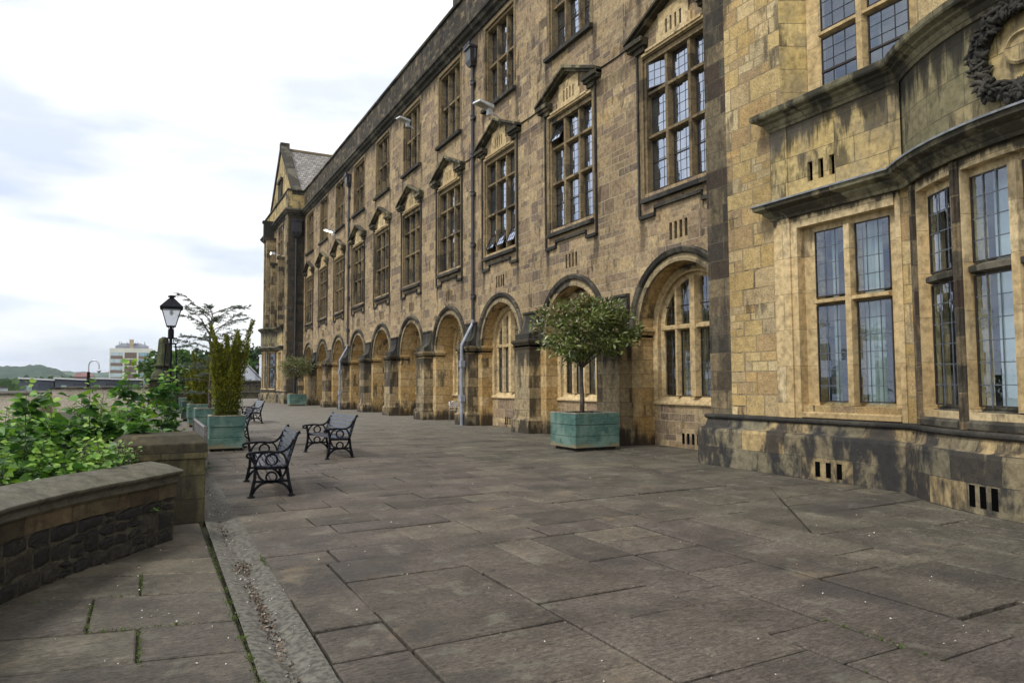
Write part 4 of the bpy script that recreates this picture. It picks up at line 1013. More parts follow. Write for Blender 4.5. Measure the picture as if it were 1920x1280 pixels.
    f((xb, ya, .5), (xb, yb, .5), (xb, yb, 5), (xb, ya, 5)); f((X1+.3, yb, .5), (xb, yb, .5), (xb, yb, 5), (X1+.3, yb, 5)); f((X1+.3, ya, .5), (xb, ya, .5), (xb, ya, 5), (X1+.3, ya, 5))
    f((9.95, ya, 4.6), (9.95, yb, 4.6), (xb, yb, 4.6), (xb, ya, 4.6)); f((9.95, ya, .6), (9.95, yb, .6), (xb, yb, .6), (xb, ya, .6)); [f((9.95, 3.7+s*2.45, z), (9.15, 3.7+s*1.2, z), (9.15, 3.7, z), (9.95, 3.7, z)) for s in (-1, 1) for z in (.6, 4.6)]
    f((X1+1.6, ya, 5.5), (X1+1.6, yb, 5.5), (X1+1.6, yb, 11), (X1+1.6, ya, 11))
    mb.build('room', 'room' if not mir else 'dark', B, recalc=False)
    # --- upper two-light window
    lights('upper_wing_window', TW(X1+.30), [(6.30, 6.98), (7.18, 7.86)], 6.50, (7.52, 7.66), 9.9, 0.-.10, 6.45, 10.6, 5.95, 8.16, [(6.98, 7.18)], nz=(9, 5), depth=.2, mf=-.0, rail=.42 if False else .4, sill=False, came='came')
    if mir:  # upper works of the far wing: pilasters, buttress heads, gable with its own window
        mb = MB()
        for a, b, z0, z1, dd in ((9.3, 10.3, .98, 17.4, .08), (8.55, 8.9, 6.4, 11.8, .5), (5.2, 5.55, 6.4, 11.8, .55), (4.0, 4.35, 6.4, 14.2, .8), (2.9, 3.3, 6.4, 14.2, .8)): mb = MB(); mb.boxT(T, a, b, z0, z1, 0, dd); mb.build('pilaster', 'pier', B)
        for a, b, z0, z1, dd in ((8.5, 8.95, 11.8, 12.0, .6), (5.15, 5.6, 11.8, 12.0, .65), (3.95, 4.4, 14.2, 14.4, .9), (2.85, 3.35, 14.2, 15.9, .9), (2.8, 3.4, 15.9, 16.1, 1.0)): mb = MB(); mb.boxT(T, a, b, z0, z1, 0, dd); mb.build('pilaster_cap', 'mould', B)
        mb = MB(); gl = MB()
        for a, b, z0, z1 in ((6.1, 8.0, 12.4, 14.9), ): gl.boxT(T, a, b, z0, z1, 0, .01); mb.boxT(T, (a+b)/2-.08, (a+b)/2+.08, z0, z1, 0, .09); mb.boxT(T, a-.15, a, z0, z1, 0, .09); mb.boxT(T, b, b+.15, z0, z1, 0, .09); mb.boxT(T, a-.15, b+.15, z1, z1+.15, 0, .1); mb.boxT(T, a, b, 13.6, 13.72, .01, .08)
        w = mb.build('tower_window', 'frame_up', B); gl.build('glass', 'glass_dark', w)
    # --- cornice returning round the wing, parapet, gable and slate roof
    P = [(x, Y(y)) for x, y in ((WX+.05, 10.3), (X1, 10.3), (X1, -2.9), (X1+8, -2.9))]
    mb = MB(); mb.path(P, prof([(0, 15.2), (.06, 15.22), (.10, 15.34), (.22, 15.40), (.26, 15.52), (.34, 15.56), (.34, 15.68), (.10, 15.80), (0, 15.82)])); mb.build('cornice', 'mould', B)
    mb = MB(); ys = sorted((Y(10.3), Y(-2.9)))
    mb.path(P, prof([(0, 15.8), (0.02, 17.2), (-.4, 17.2), (-.4, 15.8)])); mb.build('parapet', 'panel' if mir else 'parapet', B)
    mb = MB(); mb.path(P, prof([(-.45, 17.2), (.12, 17.2), (.14, 17.26), (.12, 17.34), (-.18, 17.44), (-.45, 17.4)])); mb.build('coping', 'mould', B)
    gx = X1+.45; y0, ym, y1 = 9.9, 3.7, -2.5; zb, za = 17.2, 22.7
    mb = MB(); g = lambda x, y, z: (x, Y(y), z)
    mb.hexa([g(gx, y0, zb), g(gx, y1, zb), g(gx+.5, y1, zb), g(gx+.5, y0, zb), g(gx, ym+.06, za), g(gx, ym-.06, za), g(gx+.5, ym-.06, za), g(gx+.5, ym+.06, za)]); mb.build('gable', 'panel', B)
    mb = MB()
    for ya in (y0+.25, y1-.25):
        s = 1 if ya > ym else -1
        mb.hexa([g(gx-.12, ya, zb-.05), g(gx+.62, ya, zb-.05), g(gx+.62, ya-.45*s, zb), g(gx-.12, ya-.45*s, zb), g(gx-.12, ym+.2*s, za+.28), g(gx+.62, ym+.2*s, za+.28), g(gx+.62, ym-.3*s, za+.1), g(gx-.12, ym-.3*s, za+.1)])
        mb.box(gx-.2, gx+.75, *sorted((Y(ya+.18*s), Y(ya-.5*s))), zb-.3, zb+.12)
    mb.box(gx-.14, gx+.64, *sorted((Y(ym+.3), Y(ym-.3))), za+.0, za+.5); mb.build('gable_coping', 'mould', B)
    mb = MB(); gl = MB(); Tg = TW(gx); gl.boxT(Tg, 3.1, 4.3, 17.9, 19.4, 0, .02)
    mb.boxT(Tg, 2.8, 3.1, 17.7, 19.6, 0, .14); mb.boxT(Tg, 4.3, 4.6, 17.7, 19.6, 0, .14); mb.boxT(Tg, 2.7, 4.7, 19.6, 19.85, 0, .22); mb.boxT(Tg, 2.7, 4.7, 17.55, 17.7, 0, .22); mb.boxT(Tg, 3.65, 3.75, 17.9, 19.4, .02, .10)
    w = mb.build('gable_window', 'mould', B); gl.build('glass', 'glass_dark', w)
    mb = MB(); rx = gx+.5
    for ya in (y0, y1): mb.face([g(rx, ya+.1, zb-.05), g(rx+14, ya+.1, zb-.05), g(rx+14, ym, za-.05), g(rx, ym, za-.05)])
    mb.build('roof', 'slate', B, recalc=False)
    mb = MB(); mb.box(rx, rx+14, *sorted((Y(ym+.12), Y(ym-.12))), za-.1, za+.08, 0); mb.build('ridge_tiles', M['frame_up'], B)
    mb = MB(); mb.box(rx+4.4, rx+5.6, *sorted((Y(ym+1.1), Y(ym-1.1))), za-1, za+.45); mb.build('chimney', 'mould', B)
    if mir:
        mb = MB(); x = 10.45; yy = Y(10.3)-.0; mb.tube([(x, yy-.1, 0), (x, yy-.1, 13.6)], .075, 8)
        for z in (2.5, 4.6, 6.7, 8.8, 10.9, 12.9): mb.lathe((x, yy-.1, z), [(.08, -.1), (.12, -.08), (.12, .08), (.08, .1)], 8)
        mb.hexa([(x-.2, yy-.3, 13.4), (x+.2, yy-.3, 13.4), (x+.2, yy, 13.4), (x-.2, yy, 13.4), (x-.38, yy-.42, 13.8), (x+.38, yy-.42, 13.8), (x+.38, yy, 13.8), (x-.38, yy, 13.8)]); mb.box(x-.38, x+.38, yy-.42, yy, 13.8, 14.7); mb.box(x-.44, x+.44, yy-.48, yy, 14.7, 14.82)
        mb.build('drainpipe', 'pipe', B)
    else:   # carved wreath and cartouche on the bow
        T5 = TB(RW+.05); c0, z0 = 6.2/57.3, 5.42
        mb = MB(); rnd = random.Random(3); n = 64
        ring = [T5(c0+.50/3.6*math.cos(2*PI*i/n), z0+.52*math.sin(2*PI*i/n), .06) for i in range(n)]
        mb.tube(ring+[ring[0]], .085, 8)
        for i in range(330):
            a = rnd.uniform(0, 2*PI); rr = rnd.uniform(.40, .62); dd = .06+.10*math.sqrt(max(0, 1-((rr-.51)/.12)**2))*rnd.uniform(.6, 1.1)
            c = Vector(T5(c0+rr/3.6*math.cos(a), z0+rr*math.sin(a), dd)); s_ = rnd.uniform(.022, .048)
            ax = Vector((rnd.gauss(0, 1), rnd.gauss(0, 1), rnd.gauss(0, 1))).normalized()*s_*2.0; mb.tube([c-ax, c-ax*.4, c+ax*.4, c+ax], [s_*.1, s_*.8, s_*.65, s_*.08], 6)
        mb.build('wreath', 'sooty', B, smooth=True, merge=False)
        mb = MB(); disc = lambda r_, d_: [T5(c0+r_/3.6*math.cos(2*PI*i/28), z0+r_*math.sin(2*PI*i/28), d_) for i in range(28)]
        mb.face(disc(.43, .012)); rr = [(.20, .012), (.20, .07), (.17, .085), (.15, .05), (.0001, .045)]
        for (a, p), (b_, q) in zip(rr, rr[1:]):
            A, Bq = disc(a, p), disc(b_, q)
            for i in range(28): mb.face([A[i], A[(i+1) % 28], Bq[(i+1) % 28], Bq[i]])
        mb.build('cartouche', 'panel', B)
    return W_
wing(False); wing(True)
# ---------------------------------------------------------------- left boundary: curved rubble wall, end pier, long low wall
def rubble_mat():
    m, t, b = clear_mat('dark_random_rubble'); N = NT(t); P = N.add('NewGeometry').outputs['Position']
    x = N.add('SeparateXYZ', Vector=P)
    u = N.math('ADD', N.math('MULTIPLY', x.outputs[0], .75), N.math('MULTIPLY', x.outputs[1], .9))
    w = N.add('TexNoise', Vector=P, Scale=3., Detail=2.).outputs['Color']
    v = N.add('CombineXYZ', X=u, Y=N.math('MULTIPLY', x.outputs[2], 1.35), Z=0.).outputs[0]
    v = N.mix(.16, v, w)
    a = N.add('TexVoronoi', _voronoi_dimensions='2D', _feature='DISTANCE_TO_EDGE', Vector=v, Scale=4.6, Randomness=.8).outputs['Distance']
    c = N.add('TexVoronoi', _voronoi_dimensions='2D', Vector=v, Scale=4.6, Randomness=.8).outputs['Color']
    g = N.add('SeparateColor', Color=c).outputs[0]
    col = N.ramp(g, [(0, (.018, .018, .018)), (.4, (.034, .031, .028)), (.7, (.024, .023, .024)), (1, (.05, .044, .036))])
    col = N.mix(1., col, N.ramp(N.noise(P, 20, 6, .7), [(.3, .5), (.7, 1.7)]), 'MULTIPLY')
    jn = N.smooth(a, .012, .035); col = N.mix(N.smooth(a, .008, .018), N.mix(N.noise(P, 9, 3), (.11, .105, .07), (.19, .17, .115)), col)
    t.links.new(col, b.inputs['Base Color']); b.inputs['Roughness'].default_value = .75; b.inputs['Specular IOR Level'].default_value = .35
    h = N.math('ADD', N.math('MULTIPLY', N.smooth(a, 0, .10), 1.4), N.math('MULTIPLY', N.noise(P, 16, 6, .7), .8))
    t.links.new(N.bump(h, .8, .02), b.inputs['Normal']); return m
M['rubble_dark'] = rubble_mat()
M['coping'] = stone('lichened_grey_coping', 1.05, 5., [(.125, .118, .088), (.105, .10, .075), (.15, .138, .10)], mortar=(.05, .045, .034), msize=.006, soot=(.60, .80), sootamt=.5, warp=.002, tex=.5, grey=.3)
M['band'] = stone('brown_sandstone_band', .75, 5., [(.135, .10, .06), (.105, .09, .055), (.15, .105, .06)], mortar=(.06, .05, .035), msize=.006, soot=(.50, .68), sootamt=.6, warp=.002, tex=.5)
M['post'] = stone('olive_brown_pier_stone', .62, .27, [(.115, .10, .046), (.09, .078, .04), (.13, .09, .04), (.09, .088, .046)], mortar=(.06, .055, .04), msize=.005, soot=(.48, .66), sootamt=.7, warp=.003, tex=.4)
def low_wall():
    pts = [(.30, 8.06), (.12, 7.82), (-.12, 7.51), (-.36, 7.24), (-.58, 6.93), (-.76, 6.62), (-.92, 6.30), (-1.06, 5.9), (-1.17, 5.45), (-1.25, 4.95), (-1.30, 4.4), (-1.32, 3.6), (-1.32, 2.0)]
    # travelling towards the camera the bed lies on the right, so d>0 (left) is the path side
    def inward(i): return None
    W_ = thing('rubble_wall', 'curved low wall of dark rubble under a grey sandstone coping, shrubs behind it', 'wall', (-.4, 7, 0))
    mb = MB(); mb.path(pts, [(-.02, -.02), (-.02, .45), (-.34, .45), (-.34, -.5)]); 
    # individual rough stones bedded in the mortar face
    seg = [0.]
    for a, b in zip(pts, pts[1:]): seg.append(seg[-1]+math.hypot(b[0]-a[0], b[1]-a[1]))
    def at(s_, z, d):
        k = max(i for i in range(len(seg)-1) if seg[i] <= s_) if s_ > 0 else 0
        a, b = pts[k], pts[k+1]; f = (s_-seg[k])/(seg[k+1]-seg[k]); dx, dy = b[0]-a[0], b[1]-a[1]; l = math.hypot(dx, dy)
        return (a[0]+dx*f-dy/l*(d-.02), a[1]+dy*f+dx/l*(d-.02), z)
    rr = random.Random(5); n_m = len(mb.f); z = -.02; H = .45; hs = [.14, .17, .12]; rr.shuffle(hs); hs = [h*H/sum(hs)*1.04 for h in hs]
    wob = [lambda s, p=rr.uniform(0, 6), q=rr.uniform(3, 6): .020*math.sin(s*q+p)+.010*math.sin(s*q*2.7+p) for _ in range(len(hs)+1)]
    for r_, h in enumerate(hs):
        s0 = .01
        while s0 < seg[-1]-.3:
            w_ = rr.uniform(.11, .34); s1_ = s0+w_; e = .007
            zb = lambda s, z=z, r_=r_: max(-.02, z+(wob[r_](s) if r_ else 0)+.004); zt = lambda s, z=z, h=h, r_=r_: min(.447, z+h+(wob[r_+1](s) if r_ < len(hs)-1 else 0)-.006)
            sk0, sk1 = rr.uniform(-.02, .02), rr.uniform(-.02, .02); sm = (s0+s1_)/2; parts_ = [(zb, zt)]
            if w_ < .2 and h > .1 and rr.random() < .35: zm = rr.uniform(.4, .6); mid = lambda s, zb=zb, zt=zt, zm=zm: zb(s)+(zt(s)-zb(s))*zm; parts_ = [(zb, lambda s, mid=mid: mid(s)-.006), (lambda s, mid=mid: mid(s)+.006, zt)]
            for lo, hi in parts_:
                ring = [(s0+e, lo(s0)+rr.uniform(0, .035)), (sm+rr.uniform(-.03, .03), lo(sm)), (s1_-e, lo(s1_)+rr.uniform(0, .035)), (s1_-e+sk1*.5, (lo(s1_)+hi(s1_))/2), (s1_-e, hi(s1_)-rr.uniform(0, .04)), (sm+rr.uniform(-.03, .03), hi(sm)), (s0+e, hi(s0)-rr.uniform(0, .04)), (s0+e+sk0*.5, (lo(s0)+hi(s0))/2)]
                c = (sum(p[0] for p in ring)/8, sum(p[1] for p in ring)/8); dd = rr.uniform(.010, .030)
                R0 = [at(p[0], p[1], -.004) for p in ring]; R1 = [at(c[0]+(p[0]-c[0])*.90, c[1]+(p[1]-c[1])*.88, dd*.7+rr.uniform(-.003, .003)) for p in ring]; R2 = [at(c[0]+(p[0]-c[0])*.5, c[1]+(p[1]-c[1])*.5, dd+rr.uniform(-.005, .006)) for p in ring]
                tn = rr.random()
                for A_, B_ in ((R0, R1), (R1, R2)):
                    for i in range(8): mb.face([A_[i], A_[(i+1) % 8], B_[(i+1) % 8], B_[i]], 1, tn)
                mb.face(R2, 1, tn)
            s0 = s1_
        z += h
    M['mortar'] = plain('olive_grey_mortar', (.065, .060, .042), .95, 0, .45, 14, .7, bd=.012)
    def stn():
        m, t, b = clear_mat('black_rubble_stone'); N = NT(t); P = N.add('NewGeometry').outputs['Position']
        a = N.add('Attribute', _attribute_name='tone').outputs['Fac']
        c = N.ramp(a, [(0, (.008, .008, .008)), (.35, (.014, .013, .012)), (.6, (.010, .010, .011)), (.85, (.022, .019, .015)), (1, (.036, .032, .025))])
        c = N.mix(1., c, N.ramp(N.noise(P, 18, 7, .75), [(.35, .5), (.6, 1.6)]), 'MULTIPLY'); c = N.mix(N.smooth(N.noise(P, 9, 6, .7, loc=(3, 3, 3)), .60, .68, 0, .6), c, (.10, .09, .065))
        t.links.new(c, b.inputs['Base Color']); b.inputs['Roughness'].default_value = .62; t.links.new(N.bump(N.noise(P, 24, 7, .75), .9, .02), b.inputs['Normal']); return m
    M['blackstone'] = stn()
    mb.build('rubble', ['mortar', 'blackstone'], W_, tone=True)
    mb = MB(); mb.path(pts, [(-.03, .44), (.0, .445), (.0, .565), (.012, .58), (.018, .60), (-.3, .60)]); mb.build('sandstone_band', 'band', W_)
    mb = MB(); mb.path(pts, [(.0, .585), (.03, .59), (.04, .61), (.02, .625), (.018, .645), (.06, .67), (.085, .685), (.09, .712), (-.10, .77), (-.30, .80), (-.36, .79), (-.38, .76), (-.38, .70), (-.34, .66)]); mb.build('coping', 'coping', W_, bevel=.008)
    G = thing('end_pier', 'square sandstone pier with a chamfered cap ending the rubble wall', 'pier', (.2, 9.2, 0))
    mb = MB(); mb.box(-.30, .635, 8.92, 9.95, -.45, .74); mb.build('shaft', 'post', G, bevel=.01)
    mb = MB(); z0 = .735; mb.box(-.34, .655, 8.90, 9.98, z0, .91); mb.hexa([(-.34, 8.9, .912), (.655, 8.9, .912), (.655, 9.98, .912), (-.34, 9.98, .912), (-.22, 9.08, 1.0), (.56, 9.08, 1.0), (.56, 9.8, 1.0), (-.22, 9.8, 1.0)]); mb.build('cap', 'post', G, bevel=.008)
    # the corner stone where the wall coping climbs to the pier
    L = thing('boundary_wall', 'long low stone wall with flat coping behind the planters', 'wall', (.3, 30, 0))
    mb = MB(); mb.box(.12, .46, 9.98, 64, -.6, .55); mb.build('masonry', 'post', L); mb = MB(); mb.box(.06, .52, 9.985, 64, .55, .66); mb.build('coping', 'coping', L, bevel=.01)
low_wall()

# ---------------------------------------------------------------- benches
def make_bench():
    t = thing('bench', 'black cast iron bench with curled arms and dark slats, nearest the channel', 'bench', (0, 0, 0), group='cast iron benches on the terrace', local=True)
    # local frame: y along the bench (0..L), x from front (0) to back (.62), z up
    L = 1.80
    def end(y):
        mb = MB(); F = lambda a, z, s: (a, s, z); t0, t1 = y-.022, y+.022
        cv = lambda P, n=8: [tuple((1-s)**2*np.array(P[0])+2*s*(1-s)*np.array(P[1])+s*s*np.array(P[2])) for s in [i/n for i in range(n+1)]]
        mb.strip(F, [(.03, .015), (.075, .25), (.085, .42), (.055, .60)], [.05, .042, .045, .04], t0, t1)                        # front leg
        mb.strip(F, [(.575, .015), (.535, .22), (.505, .42), (.555, .60), (.640, .86)], [.05, .042, .05, .046, .04], t0, t1)   # back leg and back post
        mb.strip(F, [(.640, .85), (.662, .885), (.69, .895)], [.042, .04, .05], t0, t1)
        arm = cv([(-.02, .612), (.20, .645), (.34, .62)], 6)+cv([(.34, .62), (.53, .60), (.60, .80)], 8)[1:]
        mb.strip(F, arm, .034, t0-.012, t1+.012)
        mb.strip(F, arc(-.005, .585, .030, PI*.6, PI*1.9, 7), .030, t0-.012, t1+.012)
        mb.strip(F, [(.08, .405), (.51, .395)], .042, t0, t1)                                                         # seat rail
        mb.strip(F, arc(.30, .515, .078, 0, 2*PI, 20)[:-1], .027, t0+.006, t1-.006, closed=True)
        mb.strip(F, arc(.30, .27, .072, 0, 2*PI, 20)[:-1], .027, t0+.006, t1-.006, closed=True)
        mb.strip(F, cv([(.085, .43), (.10, .60), (.24, .635)]), .026, t0+.006, t1-.006); mb.strip(F, cv([(.505, .43), (.50, .60), (.38, .63)]), .026, t0+.006, t1-.006)
        mb.strip(F, cv([(.095, .40), (.13, .20), (.30, .195)]), .028, t0+.006, t1-.006); mb.strip(F, cv([(.505, .40), (.47, .20), (.30, .195)]), .028, t0+.006, t1-.006)
        mb.strip(F, [(.07, .215), (.53, .21)], .032, t0, t1)
        mb.strip(F, cv([(.05, .05), (.12, .21), (.30, .21)]), .036, t0, t1); mb.strip(F, cv([(.56, .05), (.49, .21), (.30, .21)]), .036, t0, t1)
        for a in (.03, .575): mb.lathe((a, y, 0), [(.055, 0), (.055, .012), (.03, .022)], 10)
        return mb.build('end_frame', 'iron', t)
    for y in (.0, L): end(y)
    n = 6
    for i in range(n):      # seat slats
        a = .09+.072*i; z = .432-.012*math.sin(PI*i/(n-1))
        mb = MB(); mb.box(a, a+.052, -.035, L+.035, z-.006, z+.02); mb.build('slat', 'slat', t, bevel=.004)
    for i in range(5):      # back slats
        z = .50+.083*i; a = .515+(z-.42)*.285; mb = MB()
        mb.hexa([(a-.028, -.03, z), (a-.004, -.03, z-.005), (a-.004, L+.03, z-.005), (a-.028, L+.03, z), (a-.008, -.03, z+.062), (a+.014, -.03, z+.057), (a+.014, L+.03, z+.057), (a-.008, L+.03, z+.062)])
        mb.build('slat', 'slat', t, bevel=.004)
    mb = MB(); mb.tube([(.30, 0, .215), (.30, L, .215)], .008, 6); mb.build('tie_rod', 'iron', t)
    return t
bench = make_bench(); bench.location = (1.31, 10.46, .003); bench.rotation_euler = (0, 0, math.radians(-5))
dup(bench, (3.40, 14.95, .003), math.radians(3), label='black cast iron bench alone in the middle of the paving, second from the camera')
dup(bench, (3.62, 29.75, .003), math.radians(2), label='farthest black cast iron bench on the open paving')
dup(bench, (1.98, 20.45, .003), math.radians(-3), label='black iron bench half hidden behind the planter of golden yew')
dup(bench, (1.05, 31.2, .003), math.radians(178), label='small far black bench beside the distant planters on the left')

# ---------------------------------------------------------------- planters
def teal():
    m, t, b = clear_mat('weathered_teal_board'); N = NT(t); P = N.add('NewGeometry').outputs['Position']
    O = N.add('TexCoord').outputs['Object']
    g = N.noise(O, 5, 6, .65, 1.2, sc=(1, 1, 9)); n = N.noise(O, 2.2, 5, .6)
    a = N.add('Attribute', _attribute_name='tone').outputs['Fac']
    c = N.mix(N.smooth(g, .35, .65), (.048, .108, .090), (.095, .18, .15))
    c = N.mix(N.smooth(n, .42, .64, 0, .7), c, (.19, .27, .225))
    c = N.mix(N.smooth(N.noise(O, 3.2, 6, .7, loc=(4, 1, 7)), .56, .64, 0, .7), c, (.03, .085, .075))
    x = N.add('SeparateXYZ', Vector=O); worn = N.math('ADD', x.outputs[2], N.math('MULTIPLY', N.math('SUBTRACT', n, .5), .5))
    c = N.mix(N.smooth(worn, .20, .07, 0, .85), c, (.26, .21, .12))
    kn = N.add('TexVoronoi', Vector=O, Scale=2.6).outputs['Distance']; c = N.mix(N.smooth(kn, .10, .04, 0, .8), c, (.025, .05, .05))
    t.links.new(c, b.inputs['Base Color']); b.inputs['Roughness'].default_value = .7; b.inputs['Specular IOR Level'].default_value = .25
    t.links.new(N.bump(g, .5, .006), b.inputs['Normal']); return m
M['teal'] = teal(); M['rim'] = plain('bare_weathered_board_edge', (.30, .27, .20), .85, 0, .3, 12, .3)
M['runner'] = plain('dark_timber_runner', (.03, .028, .022), .9, 0, .3, 10, .2)
def planter(label, corner, s, rz, h=.84, z0=.07, group='teal timber planters', sy=None):
    """corner = near-left corner; local x along the face, y back"""
    sy = sy or s
    t = thing('planter', label, 'planter', (corner[0], corner[1], .0), math.radians(rz), group, local=True); rows = 3; bh = (h-z0)/rows; rnd = random.Random(int(corner[1]*100))
    for r_ in range(rows):
        z = z0+bh*r_; ee = rnd.uniform(-.012, .02); k = .045
        for i, (x0, x1, y0, y1) in enumerate(((0-ee, s+ee, -ee, k-ee), (0-ee, s+ee, sy-k+ee, sy+ee), (-ee, k-ee, k-ee, sy-k+ee), (s-k+ee, s+ee, k-ee, sy-k+ee))):
            mb = MB(); mb.box(x0, x1, y0, y1, z+.005, z+bh-.005); mb.build('board', 'teal', t, bevel=.004)
    mb = MB(); e = .007
    for x0, x1, y0, y1 in ((-e, s+e, -e, .06), (-e, s+e, sy-.06, sy+e), (-e, .06, .06, sy-.06), (s-.06, s+e, .06, sy-.06)): mb.box(x0, x1, y0, y1, h, h+.016)
    mb.build('rim', 'rim', t)
    mb = MB(); mb.box(.05, s-.05, .05, sy-.05, z0, h-.08); mb.build('soil', 'soil', t)
    mb = MB(); mb.box(.10, s-.06, .05, .13, 0, z0); mb.box(.10, s-.06, sy-.13, sy-.05, 0, z0); mb.box(.07, .16, .13, sy-.13, 0, z0-.01); mb.box(s-.16, s-.07, .13, sy-.13, 0, z0-.01); mb.build('runner', 'runner', t)
    c, sn = math.cos(math.radians(rz)), math.sin(math.radians(rz)); return (corner[0]+c*s/2-sn*sy/2, corner[1]+sn*s/2+c*sy/2)
pc_big = planter('large teal timber planter by the arcade holding the round topped tree', (8.83, 13.62), 1.22, 0, h=.87, sy=1.10)
pc_yew = planter('teal timber planter with golden yew, nearest in the row on the left', (1.34, 17.95), .80, -1.5, h=.83, z0=.06)
pc_ced = planter('teal timber planter holding the wispy blue green cedar', (1.36, 23.7), .86, 0, h=.83)
pc_yew2 = planter('third teal planter in the left row, with the darker yew', (1.42, 28.5), .9, 1, h=.84)
pc_4 = planter('fourth teal planter in the left row, partly seen behind the others', (1.42, 33.6), .9, 0, h=.84)
pc_5 = planter('small looking fifth teal planter beside the far lamps', (1.1, 42.5), .95, 0, h=.84)
pc_far = planter('teal timber planter at the far corner tower with a small round tree', (9.15, 51.6), 1.15, 0, h=.84)

# ---------------------------------------------------------------- trees
def blob_tree(name, label, cat, base, z0, trunk_h, trunk_r, c, rad, n, mat, size, tonef, shape=NARROW, clusters=90, spread=.30, group=None, bark='bark', lean=(0, 0), flat=1., limbs=9):
    """tapered trunk, limbs reaching into a crown of many leaf clumps with gaps"""
    t = thing(name, label, cat, (base[0], base[1], z0), group=group)
    cx, cy, cz = c; mb = MB()
    top = (base[0]+lean[0], base[1]+lean[1], trunk_h)
    mb.tube([(base[0], base[1], z0-.05), ((base[0]*2+top[0])/3+.015, (base[1]*2+top[1])/3, z0+(trunk_h-z0)*.35), ((base[0]+2*top[0])/3-.01, (base[1]+2*top[1])/3, z0+(trunk_h-z0)*.7), top], [trunk_r*1.15, trunk_r, trunk_r*.9, trunk_r*.8], 8)
    rnd = np.random.default_rng(int(abs(cx*31+cy*17+cz)*10)+n)
    for i in range(limbs):
        a = 2*PI*i/limbs+rnd.uniform(-.3, .3); rr = rnd.uniform(.45, .85); e = rnd.uniform(-.35, .85)
        end = (cx+rad[0]*rr*math.cos(a), cy+rad[1]*rr*math.sin(a), cz+rad[2]*rr*e)
        md = ((top[0]+end[0])/2+rnd.uniform(-.05, .05), (top[1]+end[1])/2+rnd.uniform(-.05, .05), (top[2]+end[2])/2-.02)
        mb.tube([top, md, end], [trunk_r*.5, trunk_r*.28, trunk_r*.10], 5)
    mb.build('trunk', bark, t, smooth=True)
    v = rnd.normal(size=(clusters, 3)); v /= np.linalg.norm(v, axis=1, keepdims=True); v[:, 2] = np.where(v[:, 2] < 0, v[:, 2]*flat, v[:, 2])
    rr = rnd.uniform(.35, 1.0, clusters)**.6; lump = 1+.22*np.sin(v[:, 0]*5+1)*np.cos(v[:, 1]*4+v[:, 2]*3)
    cc = np.array([cx, cy, cz])+v*np.array(rad)*(rr*lump)[:, None]
    idx = rnd.integers(0, clusters, n); off = rnd.normal(size=(n, 3))*spread*np.array(rad)*np.array([1, 1, .8])
    P = cc[idx]+off*rnd.uniform(.3, 1, (n, 1)); out = P-np.array([cx, cy, cz]); rl = np.linalg.norm(out/np.array(rad), axis=1); keep = rl < 1.22; P = P[keep]; out = out[keep]
    k = len(P); d = out/np.linalg.norm(out, axis=1, keepdims=True)+rnd.normal(size=(k, 3))*.8; d[:, 2] += .15
    nr = rnd.normal(size=(k, 3))*.8; nr[:, 2] += .9
    cloud_mesh('crown', P, nr, d, rnd.uniform(.6, 1.25, k)*size, shape, mat, tonef(P, rnd), t)
    return t
def tone_photinia(P, r):
    k = len(P); left = np.clip((10.2-(P[:, 0]-.15*(P[:, 1]-14)))/1.6, 0, 1); hi = np.clip((P[:, 2]-2.2)/1.7, 0, 1)
    t = .05+.40*r.random(k); red = r.random(k) < (.04+.34*left*hi+.10*hi*hi); t[red] = r.uniform(.45, 1., red.sum()); return t
P0 = pc_big
blob_tree('standard_tree', 'round headed standard tree with red tinged leaves growing in the large teal planter', 'tree', (P0[0]-.1, P0[1]-.05), .80, 1.95, .055, (P0[0]+.12, P0[1]+.1, 2.88), (1.13, 1.13, .80), 12000, 'photinia', .12, tone_photinia, clusters=105, spread=.165, flat=.85, limbs=14)
P0 = pc_far
blob_tree('standard_tree', 'small far round headed tree in the planter beside the corner tower', 'tree', P0, .80, 1.9, .06, (P0[0], P0[1], 2.78), (1.15, 1.15, .80), 5200, 'photinia', .13, lambda P, r: r.random(len(P))**1.5*.75, clusters=110, spread=.17, limbs=8)

